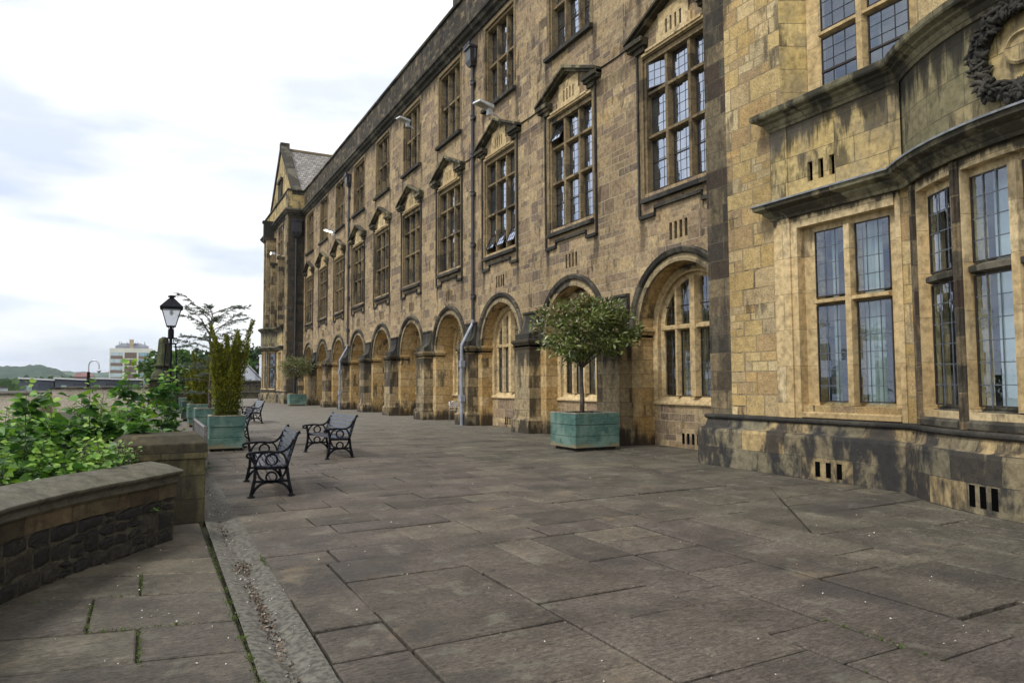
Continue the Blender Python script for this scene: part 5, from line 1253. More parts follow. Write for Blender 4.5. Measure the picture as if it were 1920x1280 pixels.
def yew(label, base, z0, h, n, wid, seed, name='golden_yew'):
    """upright yew: many near-vertical leaders thick with short shoots, fanning apart near the top"""
    t = thing(name, label, 'tree', (base[0], base[1], z0)); r = np.random.default_rng(seed); mb = MB(); P = []; Dd = []; Tn = []
    lead = []
    for i in range(n):
        a = r.uniform(0, 2*PI); b0 = r.uniform(0, wid*.55); hh = h*(.50+.36*r.random()**1.5) if i > 3 else h*(.84+.053*i)
        s = Vector((base[0]+b0*math.cos(a), base[1]+b0*math.sin(a)*.8, z0-.03)); out = wid*r.uniform(.15, .75)
        if i <= 3: out = wid*(.25+.28*i); a = r.uniform(-.7, .7) if i % 2 else r.uniform(PI-.6, PI+.6)
        pts = [s+Vector((math.cos(a)*out*q**1.6, math.sin(a)*out*.8*q**1.6, hh*q)) for q in [j/7 for j in range(8)]]
        pts = [p+Vector((r.normal()*.012, r.normal()*.012, 0)) for p in pts]
        mb.tube(pts, [.018-.0018*j for j in range(8)], 5)
        m_ = int(hh*900)
        for j in range(m_):
            q = r.random()**.9*7; k = min(6, int(q)); f = q-k; p = pts[k]*(1-f)+pts[k+1]*f
            rad = (.10 if q < 4.0 else .085-.020*(q-4.0))*r.uniform(.15, 1.15)*(1+.30*math.sin(q*9+i)+.25*math.sin(q*23+2*i)); an = r.uniform(0, 2*PI)
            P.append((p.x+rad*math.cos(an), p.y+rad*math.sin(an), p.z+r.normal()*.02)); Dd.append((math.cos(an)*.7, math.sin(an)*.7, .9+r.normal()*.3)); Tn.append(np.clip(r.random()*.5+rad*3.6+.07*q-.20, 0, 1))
    mb.build('stems', 'bark', t)
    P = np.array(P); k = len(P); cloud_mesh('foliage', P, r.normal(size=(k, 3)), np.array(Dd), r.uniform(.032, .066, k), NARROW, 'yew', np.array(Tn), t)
    return t
yew('columnar golden yew bursting upward from the nearest left planter', pc_yew, .78, 2.42, 30, .46, 5)
yew('darker yew in the third planter, behind the cedar branches', pc_yew2, .78, 2.2, 22, .50, 8)
yew('short clipped yew rising from the fourth teal planter', pc_4, .78, 1.6, 14, .45, 12)

def cedar(base, z0, h):
    t = thing('cedar', 'wispy blue green cedar with flat spreading branches rising from a teal planter', 'tree', (base[0], base[1], z0)); r = np.random.default_rng(21); mb = MB(); P = []; Dd = []; Tn = []
    top = Vector((base[0]+.05, base[1], z0+h)); tr = [Vector((base[0], base[1], z0-.05)), Vector((base[0]+.03, base[1], z0+h*.45)), Vector((base[0]-.02, base[1], z0+h*.75)), top]
    mb.tube(tr, [.06, .045, .028, .010], 7)
    def at(q): q *= 3; k = min(2, int(q)); return tr[k]*(1-(q-k))+tr[k+1]*(q-k)
    nb = 30
    for i in range(nb):
        q = .08+.90*(i+.5)/nb; a = i*2.4+r.uniform(-.3, .3); L = (1.15-.25*abs(q-.55))*r.uniform(.55, 1.2)
        if q > .9: L *= .8
        s = at(q); rise = r.uniform(.15, .75)*L if q > .45 else r.uniform(-.10, .12)*L
        pts = [s+Vector((math.cos(a)*L*v, math.sin(a)*L*v, rise*math.sin(v*1.5)+.04*r.normal()*L*v-(.05*L*v*v if q < .5 else 0))) for v in [j/6 for j in range(7)]]
        mb.tube(pts, [.018, .014, .011, .009, .007, .005, .003], 5)
        for j in range(24):
            v = r.uniform(.12, 1.)*6; k = min(5, int(v)); p = pts[k]*(1-(v-k))+pts[k+1]*(v-k); sa = a+r.choice([-1, 1])*r.uniform(.3, 1.0); sl = r.uniform(.14, .44)*(1.15-v/9)
            e = p+Vector((math.cos(sa)*sl, math.sin(sa)*sl, r.uniform(-.07, .07)))
            mb.tube([p, (p+e)/2+Vector((0, 0, .01)), e], [.004, .003, .0015], 3)
            for m_ in range(24):
                f = r.random(); c = p*(1-f)+e*f; P.append((c.x+r.normal()*.012, c.y+r.normal()*.012, c.z+r.uniform(-.004, .024))); Dd.append((math.cos(sa)+r.normal()*.6, math.sin(sa)+r.normal()*.6, .45+r.normal()*.4)); Tn.append(r.random())
    mb.build('trunk', 'bark', t); P = np.array(P); k = len(P)
    cloud_mesh('foliage', P, r.normal(size=(k, 3)), np.array(Dd), r.uniform(.03, .055, k), NARROW, 'cedar', np.array(Tn), t)
cedar(pc_ced, .78, 3.15)

# ---------------------------------------------------------------- shrubs behind the rubble wall
def shrub(name, label, stems, leaf, mat, seed, size, per=34, droop=.35, spread=.5, tone0=.0):
    """stems = list of (x, y, z_root, height, lean x, lean y); broad leaves alternate up each shoot"""
    c0 = stems[0]; t = thing(name, label, 'shrub', (c0[0], c0[1], c0[2])); r = np.random.default_rng(seed); mb = MB(); P = []; Nn = []; Dd = []; Sz = []; Tn = []
    for (x, y, z, h, lx, ly) in stems:
        pts = [Vector((x+lx*v**1.5, y+ly*v**1.5, z+h*v)) for v in [j/6 for j in range(7)]]; pts = [p+Vector((r.normal()*.012, r.normal()*.012, 0)) for p in pts]
        mb.tube(pts, [.011, .010, .0085, .007, .0055, .004, .002], 5)
        tw = [(pts, 1.)]
        for b in range(int(h*5)):
            v = r.uniform(.2, .85)*6; k = int(v); p = pts[k]*(1-(v-k))+pts[k+1]*(v-k); a = r.uniform(0, 2*PI); L = r.uniform(.12, .42)*spread*1.6
            tp = [p+Vector((math.cos(a)*L*q, math.sin(a)*L*q, L*.75*q*(1.15-.3*q))) for q in (0, .33, .66, 1)]; mb.tube(tp, [.005, .004, .003, .002], 4); tw.append((tp, .5))
        for pp, wgt in tw:
            m_ = max(3, int(per*wgt*(h if wgt == 1 else .5))); n_ = len(pp)-1
            for j in range(m_):
                v = (.12+.88*(j+r.random()*.5)/m_)*n_; v = min(v, n_-1e-3); k = int(v); p = pp[k]*(1-(v-k))+pp[k+1]*(v-k); a = j*2.4+r.uniform(-.5, .5)
                g = v/n_; st = r.uniform(.012, .05); d = Vector((math.cos(a), math.sin(a), r.uniform(-.35, .45)-droop*(1-g)*.6)); P.append(p+d*st); Dd.append(d)
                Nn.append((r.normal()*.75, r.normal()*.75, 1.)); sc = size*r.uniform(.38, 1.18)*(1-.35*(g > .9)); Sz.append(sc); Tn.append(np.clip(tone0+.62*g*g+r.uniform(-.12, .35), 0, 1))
    mb.build('stems', 'bark', t)
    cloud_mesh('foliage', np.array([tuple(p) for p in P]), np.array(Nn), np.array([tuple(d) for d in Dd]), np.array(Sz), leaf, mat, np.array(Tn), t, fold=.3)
    return t
def stemset(rnd, n, xr, yr, z, hr):
    o = []
    for i in range(n):
        x, y = rnd.uniform(*xr), rnd.uniform(*yr); o.append((x, y, z, rnd.uniform(*hr), rnd.uniform(-.2, .2), rnd.uniform(-.2, .2)))
    return o
rs = random.Random(11)
def zr(): return -.45
shrub('broadleaf_shrub', 'bright green broad leaved shrub nearest the camera, spilling over the wall at the left edge', stemset(rs, 44, (-3.1, -1.15), (6.9, 9.0), -.4, (1.1, 1.65)), LEAF, 'lime_leaf', 31, .118, per=72)
shrub('broadleaf_shrub', 'bright green broad leaved shrub close behind the middle of the curved wall', stemset(rs, 30, (-1.35, -.35), (7.8, 9.3), -.4, (1.0, 1.45)), LEAF, 'lime_leaf', 32, .115, per=72)
shrub('broadleaf_shrub', 'broad leaved shrub behind with two tall shoots standing against the pale wall', stemset(rs, 26, (-2.0, -.6), (9.4, 11.2), -.4, (1.25, 1.75))+[(-1.10, 9.0, -.3, 1.95, -.05, .0), (-.62, 10.0, -.3, 2.0, .02, 0), (-.56, 10.0, -.3, 1.8, .1, 0), (-.9, 9.6, -.3, 1.75, -.1, 0)], LEAF, 'lime_leaf', 33, .13, per=48)
shrub('broadleaf_shrub', 'tall shooting green shrub in front of the black lamp, beside the pier', stemset(rs, 26, (-.7, .0), (9.8, 12.5), -.4, (1.25, 1.75))+[(-.22, 10.5, -.3, 2.25, .02, .0), (.22, 12.5, -.3, 2.1, .05, .1), (.30, 12.8, -.3, 2.2, .1, .0), (.05, 12.3, -.3, 2.0, -.1, 0)], LEAF, 'lime_leaf', 34, .13, per=46)
shrub('narrow_leaf_shrub', 'duller green fine leaved shrub in the middle of the hedge', stemset(rs, 30, (-1.7, -.4), (12.0, 14.5), -.4, (1.2, 1.9)), NARROW, 'olive_leaf', 35, .085, per=60)
shrub('narrow_leaf_shrub', 'low dark bush growing round the far foot of the lamp', stemset(rs, 26, (-.1, .95), (13.2, 15.8), -.3, (.75, 1.05)), LEAF, 'dark_tree', 36, .07, per=60)
shrub('ivy', 'small leaved ivy creeping over the left end of the pier cap and the coping', [(x, y, z, .16, dx, dy) for x, y, z, dx, dy in [(rs.uniform(-.62, -.12), rs.uniform(8.2, 9.1), rs.uniform(.50, .86), rs.uniform(-.08, .08), rs.uniform(-.06, .04)) for _ in range(95)]], LEAF, 'ivy_leaf', 37, .042, per=90, spread=.4, tone0=.2)
n = 5200; C = np.stack([RNG.uniform(-5.5, .3, n), RNG.uniform(7, 24, n), RNG.uniform(-.3, .62, n)], 1); C[:, 2] += .12*np.sin(C[:, 0]*3)*np.cos(C[:, 1]*2)
bk = C[:, 0] > (C[:, 1]-8.6)*.85-.35; C[bk, 0] -= 1.2
kindof(cloud_mesh('hedge_undergrowth', C, rdir(n)*.6+np.array([0, 0, 1]), rdir(n), RNG.uniform(.07, .13, n), LEAF, 'lime_leaf', RNG.random(n)*.45), 'stuff')
shrub('weed', 'tiny green weed sprouting from a joint of the rubble wall', [(.07, 7.74, .36, .03, .01, -.02), (.08, 7.745, .36, .03, -.02, -.02)], NARROW, 'ivy_leaf', 39, .05, per=300)

# ---------------------------------------------------------------- lamps
def lampglass():
    m, t, b = clear_mat('frosted_lamp_glass'); N = NT(t); b.inputs['Base Color'].default_value = (.85, .87, .92, 1); b.inputs['Roughness'].default_value = .3
    o = [n for n in t.nodes if n.type == 'OUTPUT_MATERIAL'][0]; tr = N.add('BsdfTransparent', Color=(.93, .95, 1, 1)).outputs[0]
    t.links.new(N.add('MixShader', i0=.45, i1=tr, i2=b.outputs[0]).outputs[0], o.inputs[0]); return m
M['lampglass'] = lampglass()
M['bulb'] = plain('grey_bulb_glass', (.30, .31, .30), .3)
def lantern(name, label, x, y, zb, s=1., post=True, z0=0.):
    t = thing(name, label, 'street lamp', (x, y, z0)); q = PI/4-.03
    mb = MB(); z = zb     # zb = underside of the lantern
    W0, W1, H = .115*s, .245*s, .40*s
    mb.lathe((x, y, z), [(W0*1.25, -.03*s), (W0*1.25, 0)], 4, rot=q)
    for k in range(4):
        a = q+PI/2*k; p = (x+W0*1.2*math.cos(a), y+W0*1.2*math.sin(a), z); r_ = (x+W1*1.2*math.cos(a), y+W1*1.2*math.sin(a), z+H); mb.tube([p, r_], .012*s, 4)
    mb.lathe((x, y, z+H), [(W1*1.25, -.01*s), (W1*1.43, .0), (W1*1.46, .045*s), (W1*1.38, .06*s)], 4, rot=q)
    L_ = mb.build('lantern_frame', 'iron', t)
    mb = MB(); mb.lathe((x, y, z+H+.06*s), [(W1*1.38, 0), (W1*.42, .185*s), (W1*.30, .20*s)], 4, rot=q); mb.lathe((x, y, z+H+.26*s), [(.05*s, 0), (.05*s, .02*s), (.085*s, .03*s), (.085*s, .055*s), (.05*s, .075*s)], 12); mb.build('lantern_roof', 'iron', t)
    mb = MB(); mb.lathe((x, y, z), [(W0*1.15, .0), (W1*1.15, H-.012*s)], 4, rot=q); mb.build('lantern_glass', 'lampglass', t)
    mb = MB(); mb.lathe((x, y, z+H*.62), [(.01*s, 0), (.036*s, .03*s), (.04*s, .07*s), (.02*s, .13*s)], 10); mb.build('bulb', 'bulb', t)
    if not post: return t
    mb = MB(); mb.tube([(x, y, z0), (x, y, zb)], .034*s, 10)
    mb.lathe((x, y, zb-.30*s), [(.045*s, 0), (.066*s, .015*s), (.066*s, .20*s), (.05*s, .22*s)], 10)
    for k in range(4):
        a = q+PI/2*k; cx, sx = math.cos(a), math.sin(a)
        mb.tube([(x+.055*s*cx, y+.055*s*sx, zb-.10*s), (x+.075*s*cx, y+.075*s*sx, zb-.04*s), (x+.12*s*cx, y+.12*s*sx, zb-.01*s)], .010*s, 5)
        cx, sx = math.cos(a-PI/4), math.sin(a-PI/4)
        mb.tube([(x+.19*s*cx, y+.19*s*sx, max(z0, zb-2.*s)), (x+.105*s*cx, y+.105*s*sx, zb-.44*s)], .017*s, 6)
        for rr, zz in ((.10, -.64), ): 
            c = Vector((x+.105*s*cx, y+.105*s*sx, zb-.365*s)); u = Vector((cx, sx, 0)); mb.tube([c+u*.052*s*math.cos(w)+Vector((0, 0, .06*s*math.sin(w))) for w in [2*PI*i/12 for i in range(13)]], .009*s, 5, cap=False)
    for zz, r_ in ((-.30, .135), (-.43, .135), (-1.25, .165)): mb.lathe((x, y, zb+zz*s), [(r_*s, -.012*s), (r_*s+.005, 0), (r_*s, .012*s)], 14)
    mb.lathe((x, y, zb-2.0*s), [(.2*s, 0), (.2*s, .05*s), (.1*s, .1*s)], 14)
    mb.build('post', 'iron', t); return t
lantern('street_lamp', 'tall black iron lamp post with a tapered white glass lantern on four slim rods', .46, 17.2, 2.90, .93, z0=0)
lantern('street_lamp', 'small looking black lantern lamp in front of the green obelisk', .62, 39.0, 2.35, 1.0, z0=0)
lantern('street_lamp', 'slim dark lamp post standing by the far corner bay', 11.0, 82.5, 3.3, 1., z0=1.9)
def swan_lamp():
    x, y = -4.45, 70.2; t = thing('swan_neck_lamp', 'thin grey street lamp with a hooked neck against the hills', 'street lamp', (x, y, -11))
    mb = MB(); u = Vector((math.cos(-.45), math.sin(-.45), 0)); b = Vector((x, y, 0)); mb.tube([b+Vector((0, 0, -11)), b+Vector((0, 0, 2.7))], .12, 8); mb.build('post', 'iron', t)
    mb = MB(); c = b+u*.44+Vector((0, 0, 3.25)); mb.tube([b+Vector((0, 0, 2.7))]+[c-u*.44*math.cos(a)+Vector((0, 0, .44*math.sin(a))) for a in [PI*i/10 for i in range(11)]]+[c+u*.44+Vector((0, 0, -.35))], .05, 8); mb.build('neck', 'alu', t)
    mb = MB(); e = c+u*.44; mb.lathe((e.x, e.y, 2.62), [(.02, -.02), (.10, .02), (.13, .09), (.12, .12), (.2, .14), (.19, .2), (.05, .3)], 12); mb.build('lamp_head', 'alu', t)
swan_lamp()
M['obel'] = stone('mossy_green_stone', 2., 1.2, [(.11, .12, .055), (.09, .10, .045), (.13, .13, .07)], msize=.004, soot=(.5, .7), sootamt=.6, tex=.4)
def obelisk():
    x, y = .62, 33.4; t = thing('obelisk', 'squat tapering green stone obelisk finial on a moulded pedestal', 'monument', (x, y, 0)); q = PI/4+.3
    mb = MB(); mb.box(x-.55, x+.55, y-.55, y+.55, 0, 1.75); mb.box(x-.66, x+.66, y-.66, y+.66, 1.75, 1.86); mb.build('pedestal', 'obel', t, bevel=.02)
    mb = MB(); mb.lathe((x, y, 1.86), [(.46, 0), (.46, .10), (.40, .22), (.30, .34), (.26, .42), (.38, .50), (.40, .56), (.30, .60)], 16); mb.build('moulded_foot', 'obel', t)
    mb = MB(); mb.lathe((x, y, 2.46), [(.27, 0), (.20, 1.02), (.17, 1.10), (.10, 1.13), (.08, 1.17)], 10); mb.build('shaft', 'obel', t)
obelisk()

# floodlights on the facade
def flood(label, x, y, z, lit, yaw, s=1.):
    t = thing('floodlight', label, 'floodlight', (WX, y, z), group='floodlights on the facade')
    mb = MB(); mb.box(x-.10*s, x+.06*s, y-.09*s, y+.09*s, z-.22*s, z+.06*s); mb.tube([(x, y, z-.1), (WX+.01, y, z-.25)], .03, 6); mb.build('bracket', 'white', t)
    mb = MB(); a = .38*s; c, sn = math.cos(yaw), math.sin(yaw)
    pt = lambda u, v, w: (x-.02+u*c-v*sn, y+u*sn+v*c, z+.03+w+u*-.12)
    mb.hexa([pt(-.62*s, -.2*s, -.02), pt(.06, -.2*s, -.03), pt(.06, .2*s, -.03), pt(-.62*s, .2*s, -.02), pt(-.60*s, -.19*s, .05*s), pt(.06, -.19*s, .10*s), pt(.06, .19*s, .10*s), pt(-.60*s, .19*s, .05*s)]); mb.build('housing', 'white', t)
    mb = MB(); mb.face([pt(-.56*s, -.15*s, -.026), pt(-.08, -.15*s, -.032), pt(-.08, .15*s, -.032), pt(-.56*s, .15*s, -.026)]); mb.build('lens', lit, t, recalc=False)
M['lens'] = plain('floodlight_lens', (.35, .34, .28), .2)
def lamp_on():
    m, t, b = clear_mat('lit_lamp'); b.inputs['Emission Color'].default_value = (1, .75, .5, 1); b.inputs['Emission Strength'].default_value = 4; return m
M['lit'] = lamp_on()
flood('white floodlight on a bracket above the second pedimented window', 10.72, YC(2)-.05, 11.42, 'lens', .25)
flood('glowing lit floodlight on the facade near the farther drainpipe', 10.72, YC(7)+.1, 11.55, 'lit', .25, 1.)
flood('small floodlight high on the facade beside an upper window', 10.85, YC(4)-.2, 14.1, 'lens', .25, .9)
def lit_tower():
    t = thing('floodlight', 'small glowing lamp on the far corner tower', 'floodlight', (9.3, 61.5, 13), group='floodlights on the facade')
    mb = MB(); mb.box(9.15, 9.45, 61.3, 61.7, 12.6, 12.8); mb.tube([(9.4, 61.5, 12.7), (9.85, 61.5, 12.6)], .03, 6); mb.build('housing', 'white', t)
    mb = MB(); mb.box(9.12, 9.149, 61.33, 61.67, 12.62, 12.78); mb.build('lens', 'lit', t)
lit_tower()

# aluminium cafe chairs
def chair():
    t = thing('cafe_chair', 'aluminium cafe chair facing out from the arch, left of the grey pipe', 'chair', (0, 0, 0), group='cafe chairs under the arcade', local=True)
    mb = MB(); r = .013
    for s in (-1, 1):
        mb.tube([(.24*s, -.22, 0), (.23*s, -.20, .44), (.235*s, -.18, .63), (.235*s, .0, .66), (.22*s, .20, .64)], r, 7)
        mb.tube([(.23*s, .26, 0), (.20*s, .20, .44), (.21*s, .26, .80)], r, 7)
    mb.tube([(.21*s_, .26+.05*(1-abs(s_)), .80+.02*(1-abs(s_))) for s_ in (-1, -.5, 0, .5, 1)], r, 7)
    mb.tube([(-.21, -.2, .43), (.21, -.2, .43), (.20, .2, .43), (-.20, .2, .43), (-.21, -.2, .43)], r, 7); mb.build('frame', 'alu', t, smooth=True)
    for i in range(7): y = -.19+.06*i; mb = MB(); mb.box(-.20, .20, y, y+.042, .438, .448); mb.build('seat_slat', 'alu', t)
    for z in (.56, .64, .72): mb = MB(); mb.box(-.20, .20, .235+(z-.5)*.1, .243+(z-.5)*.1, z, z+.05); mb.build('back_slat', 'alu', t)
    return t
ch = chair(); ch.location = (11.75, 27.6, 0); ch.rotation_euler = (0, 0, math.radians(150))
dup(ch, (11.95, 26.7, 0), math.radians(20), label='second aluminium cafe chair, mostly hidden by the grey pipe')

# weathered slatted seat between pier and planters
def old_seat():
    t = thing('wooden_seat', 'grey weathered slatted seat back just beyond the stone pier', 'bench', (.95, 14, 0))
    a, b = Vector((.99, 17.4, 0)), Vector((.97, 13.75, 0))
    mb = MB(); mb.tube([a+Vector((0, 0, .80)), b+Vector((0, 0, .80))], .03, 6); mb.tube([a+Vector((0, 0, .45)), b+Vector((0, 0, .45))], .03, 6); mb.build('rail', 'rail', t)
    for i in range(26): p = a+(b-a)*(i/25); mb = MB(); mb.box(p.x-.012, p.x+.012, p.y-.025, p.y+.025, .45, .80); mb.build('slat', 'rail', t)
    for q in (a, b): mb = MB(); mb.box(q.x-.035, q.x+.035, q.y-.035, q.y+.035, 0, .84); mb.build('leg', 'rail', t)
    mb = MB(); mb.box(.55, .93, 13.8, 17.35, .40, .43); mb.build('seat', 'rail', t)
old_seat()
# ---------------------------------------------------------------- far end of the terrace
M['end_stone'] = stone('dark_retaining_wall_stone', .8, .3, [(.10, .09, .06), (.14, .12, .08), (.07, .065, .05)], mortar=(.12, .10, .07), soot=(.55, .7), sootamt=.5, tex=.5)
def end_walls():
    t = thing('retaining_wall', 'stepped dark stone retaining wall closing the far end of the terrace', 'wall', (8, 84, 0))
    mb = MB(); mb.box(.5, 16, 81.2, 82, -.1, .65); mb.build('lower_wall', 'end_stone', t); mb = MB(); mb.box(.45, 16, 81.1, 82, .65, .74); mb.build('lower_coping', 'coping', t)
    mb = MB(); mb.box(.5, 24, 84, 85, .6, 1.85); mb.build('upper_wall', 'end_stone', t); mb = MB(); mb.box(.4, 24, 83.9, 85.1, 1.85, 2.0); mb.build('upper_coping', 'coping', t)
    t = thing('handrail', 'thin dark handrail climbing beside the far corner bay', 'handrail', (9.6, 82, 0)); mb = MB()
    mb.tube([(9.0, 81.8, .75), (10.4, 82.6, 1.7), (11.5, 82.6, 1.7)], .03, 6); mb.tube([(9.4, 82.0, .5), (9.4, 82.0, 1.05)], .025, 6); mb.tube([(10.3, 82.5, .6), (10.3, 82.5, 1.65)], .025, 6); mb.build('rail', 'iron', t)
end_walls()
M['wroof'] = plain('pale_sheet_roof', (.58, .58, .60), .6, 0, .06, .6, 0)
M['wwall'] = plain('pale_render', (.60, .62, .68), .8, 0, .08, 1., 0)
def white_house():
    t = thing('white_building', 'white gabled building seen over the far retaining wall', 'building', (8, 97, 1)); x0, x1, y0, y1 = 6.3, 13.4, 97, 106
    mb = MB(); mb.box(x0, x1, y0, y1, -2, 2.2); xm = (x0+x1)/2; 
    for y in (y0, y1): mb.face([(x0, y, 2.2), (x1, y, 2.2), (xm, y, 5.9)])
    mb.build('wall', 'wwall', t)
    mb = MB(); mb.hexa([(x0-.3, y0-.2, 2.05), (xm, y0-.2, 5.95), (xm, y1, 5.95), (x0-.3, y1, 2.05), (x0-.3, y0-.2, 2.2), (xm, y0-.2, 6.15), (xm, y1, 6.15), (x0-.3, y1, 2.2)]); mb.hexa([(x1+.3, y0-.2, 2.05), (xm, y0-.2, 5.95), (xm, y1, 5.95), (x1+.3, y1, 2.05), (x1+.3, y0-.2, 2.2), (xm, y0-.2, 6.15), (xm, y1, 6.15), (x1+.3, y1, 2.2)]); mb.build('roof', 'wroof', t)
    t = thing('white_annex', 'narrow white block behind the slim lamp by the corner bay', 'building', (13, 96, 1)); mb = MB(); mb.box(13.6, 17, 96, 100, -2, 5.3); mb.build('wall', 'wwall', t); mb = MB(); mb.box(13.5, 17.1, 95.9, 100.1, 5.3, 5.5); mb.build('roof', 'wroof', t)
white_house()
def far_tree(label, x, y, r_, h, mat, n=1500, z0=-3, sz=.42):
    blob_tree('tree', label, 'tree', (x, y), z0, h*.55, .3, (x, y, h*.62), (r_, r_, h*.40), n, mat, sz, lambda P, r: np.clip(r.random(len(P))*.7+.3*(P[:, 2]-h*.5)/h, 0, 1), shape=LEAF, clusters=60, spread=.22, group='trees behind the far end of the terrace', limbs=6)
far_tree('dark evergreen just left of the far corner bay', 15.8, 112, 3.6, 7.3, 'dark_tree', 2600, 0)
far_tree('tall dark tree behind the white gabled building', 11.0, 116, 4.4, 6.8, 'dark_tree', 2600, 0)
far_tree('light green tree in front of the dark evergreen near the bay', 13.6, 108.0, 2.2, 4.6, 'mid_tree', 2200, 0)
far_tree('dark rounded tree seen through the golden yew', 6.5, 112, 4.0, 6.2, 'dark_tree', 2200, 0)
far_tree('mid green rounded tree left of the cedar', 2.9, 100, 3.4, 5.6, 'mid_tree', 2600, -2)
far_tree('low mid green tree behind the black lamp post', 1.9, 76, 1.5, 3.4, 'mid_tree', 1500, -2)

# ---------------------------------------------------------------- town below
M['brickpale'] = stone('pale_buff_brickwork', .6, .22, [(.66, .58, .46), (.62, .54, .43), (.70, .62, .50)], mortar=(.56, .50, .41), msize=.012, soot=(.85, .95), sootamt=.2, tex=.1)
def hall():
    t = thing('brick_hall', 'long flat topped hall of pale buff brick just below the terrace', 'building', (-20, 66, -12))
    mb = MB(); mb.box(-60, -7.6, 67, 95, -12, .80); mb.build('wall', 'brickpale', t); mb = MB(); mb.box(-60.2, -7.5, 66.9, 95, .80, .96); mb.build('roof_edge', 'mould', t)
    mb = MB(); mb.box(-6.9, 1.2, 69, 95, -12, 1.22); mb.build('wall', 'brickpale', t); mb = MB(); mb.box(-7.0, 1.3, 68.9, 95, 1.22, 1.40); mb.build('roof_edge', 'mould', t)
    t = thing('flat_roof_block', 'low pale flat roofed block behind the brick hall at the left edge', 'building', (-30, 105, -12)); mb = MB(); mb.box(-70, -17, 103, 118, -12, 1.25); mb.build('wall', M['wwall'], t); mb = MB(); mb.box(-70.2, -16.8, 102.8, 118.2, 1.25, 1.42); mb.build('roof_edge', 'mould', t)
hall()
M['slateclad'] = plain('dark_grey_cladding', (.085, .095, .12), .6, 0, .15, .4, 0)
M['winlight'] = plain('pale_window_panel', (.35, .45, .45), .3, 0, .1, .5, 0); M['windark'] = plain('dark_window_panel', (.05, .06, .075), .25, 0, .2, .3, 0)  # one pale and one dark panel colour for the clad blocks' windows
def sheds():
    y = 140.
    for i, (xa, xb, lab) in enumerate(((-18.6, -13.9, 'left'), (-13.7, -9.0, 'middle'), (-8.8, -.5, 'right'))):
        t = thing('clad_building', {'left': 'leftmost dark grey clad block with a pale sloping roof', 'middle': 'middle dark grey clad block with a pale sloping roof', 'right': 'longest dark grey clad block running to the tower block'}[lab], 'building', (xa, y, -12), group='dark clad buildings with sloping roofs')
        mb = MB(); zl, zr_ = 2.6, 2.3; mb.hexa([(xa, y, -12), (xb, y, -12), (xb, y+10, -12), (xa, y+10, -12), (xa, y, zl), (xb, y, zr_), (xb, y+10, zr_), (xa, y+10, zl)]); mb.build('wall', 'slateclad', t)
        mb = MB(); mb.hexa([(xa-.2, y-.5, zl), (xb+.2, y-.5, zr_), (xb+.2, y+11, zr_), (xa-.2, y+11, zl), (xa-.2, y-.5, zl+.28), (xb+.2, y-.5, zr_+.22), (xb+.2, y+11, zr_+.22), (xa-.2, y+11, zl+.28)]); mb.build('roof', 'wroof', t)
        mb = MB(); mb.box(xa+.9, xa+1.7, y-.06, y, -.1, 1.5); mb.build('window', 'winlight', t)
        mb = MB(); mb.box(xa+2.6, xb-.3, y-.05, y, -.6, 1.8); mb.build('window', 'windark', t)
sheds()
M['cream'] = plain('cream_concrete', (.68, .68, .60), .8, 0, .08, .15, 0); M['apbrick'] = plain('brown_brick_panel', (.23, .175, .15), .9, 0, .1, .6, 0); M['apred'] = plain('red_brown_brick_panel', (.19, .14, .12), .9, 0, .1, .6, 0)
M['apwin'] = plain('pale_strip_window', (.48, .60, .66), .25, 0, .12, .8, 0); M['apteal'] = plain('teal_strip_window', (.22, .36, .42), .25, 0, .3, .8, 0); M['plant'] = plain('grey_plant_room', (.24, .25, .29), .8, 0, .1, .3, 0); M['tan'] = plain('tan_flue', (.42, .34, .25), .8, 0, .1, .3, 0)
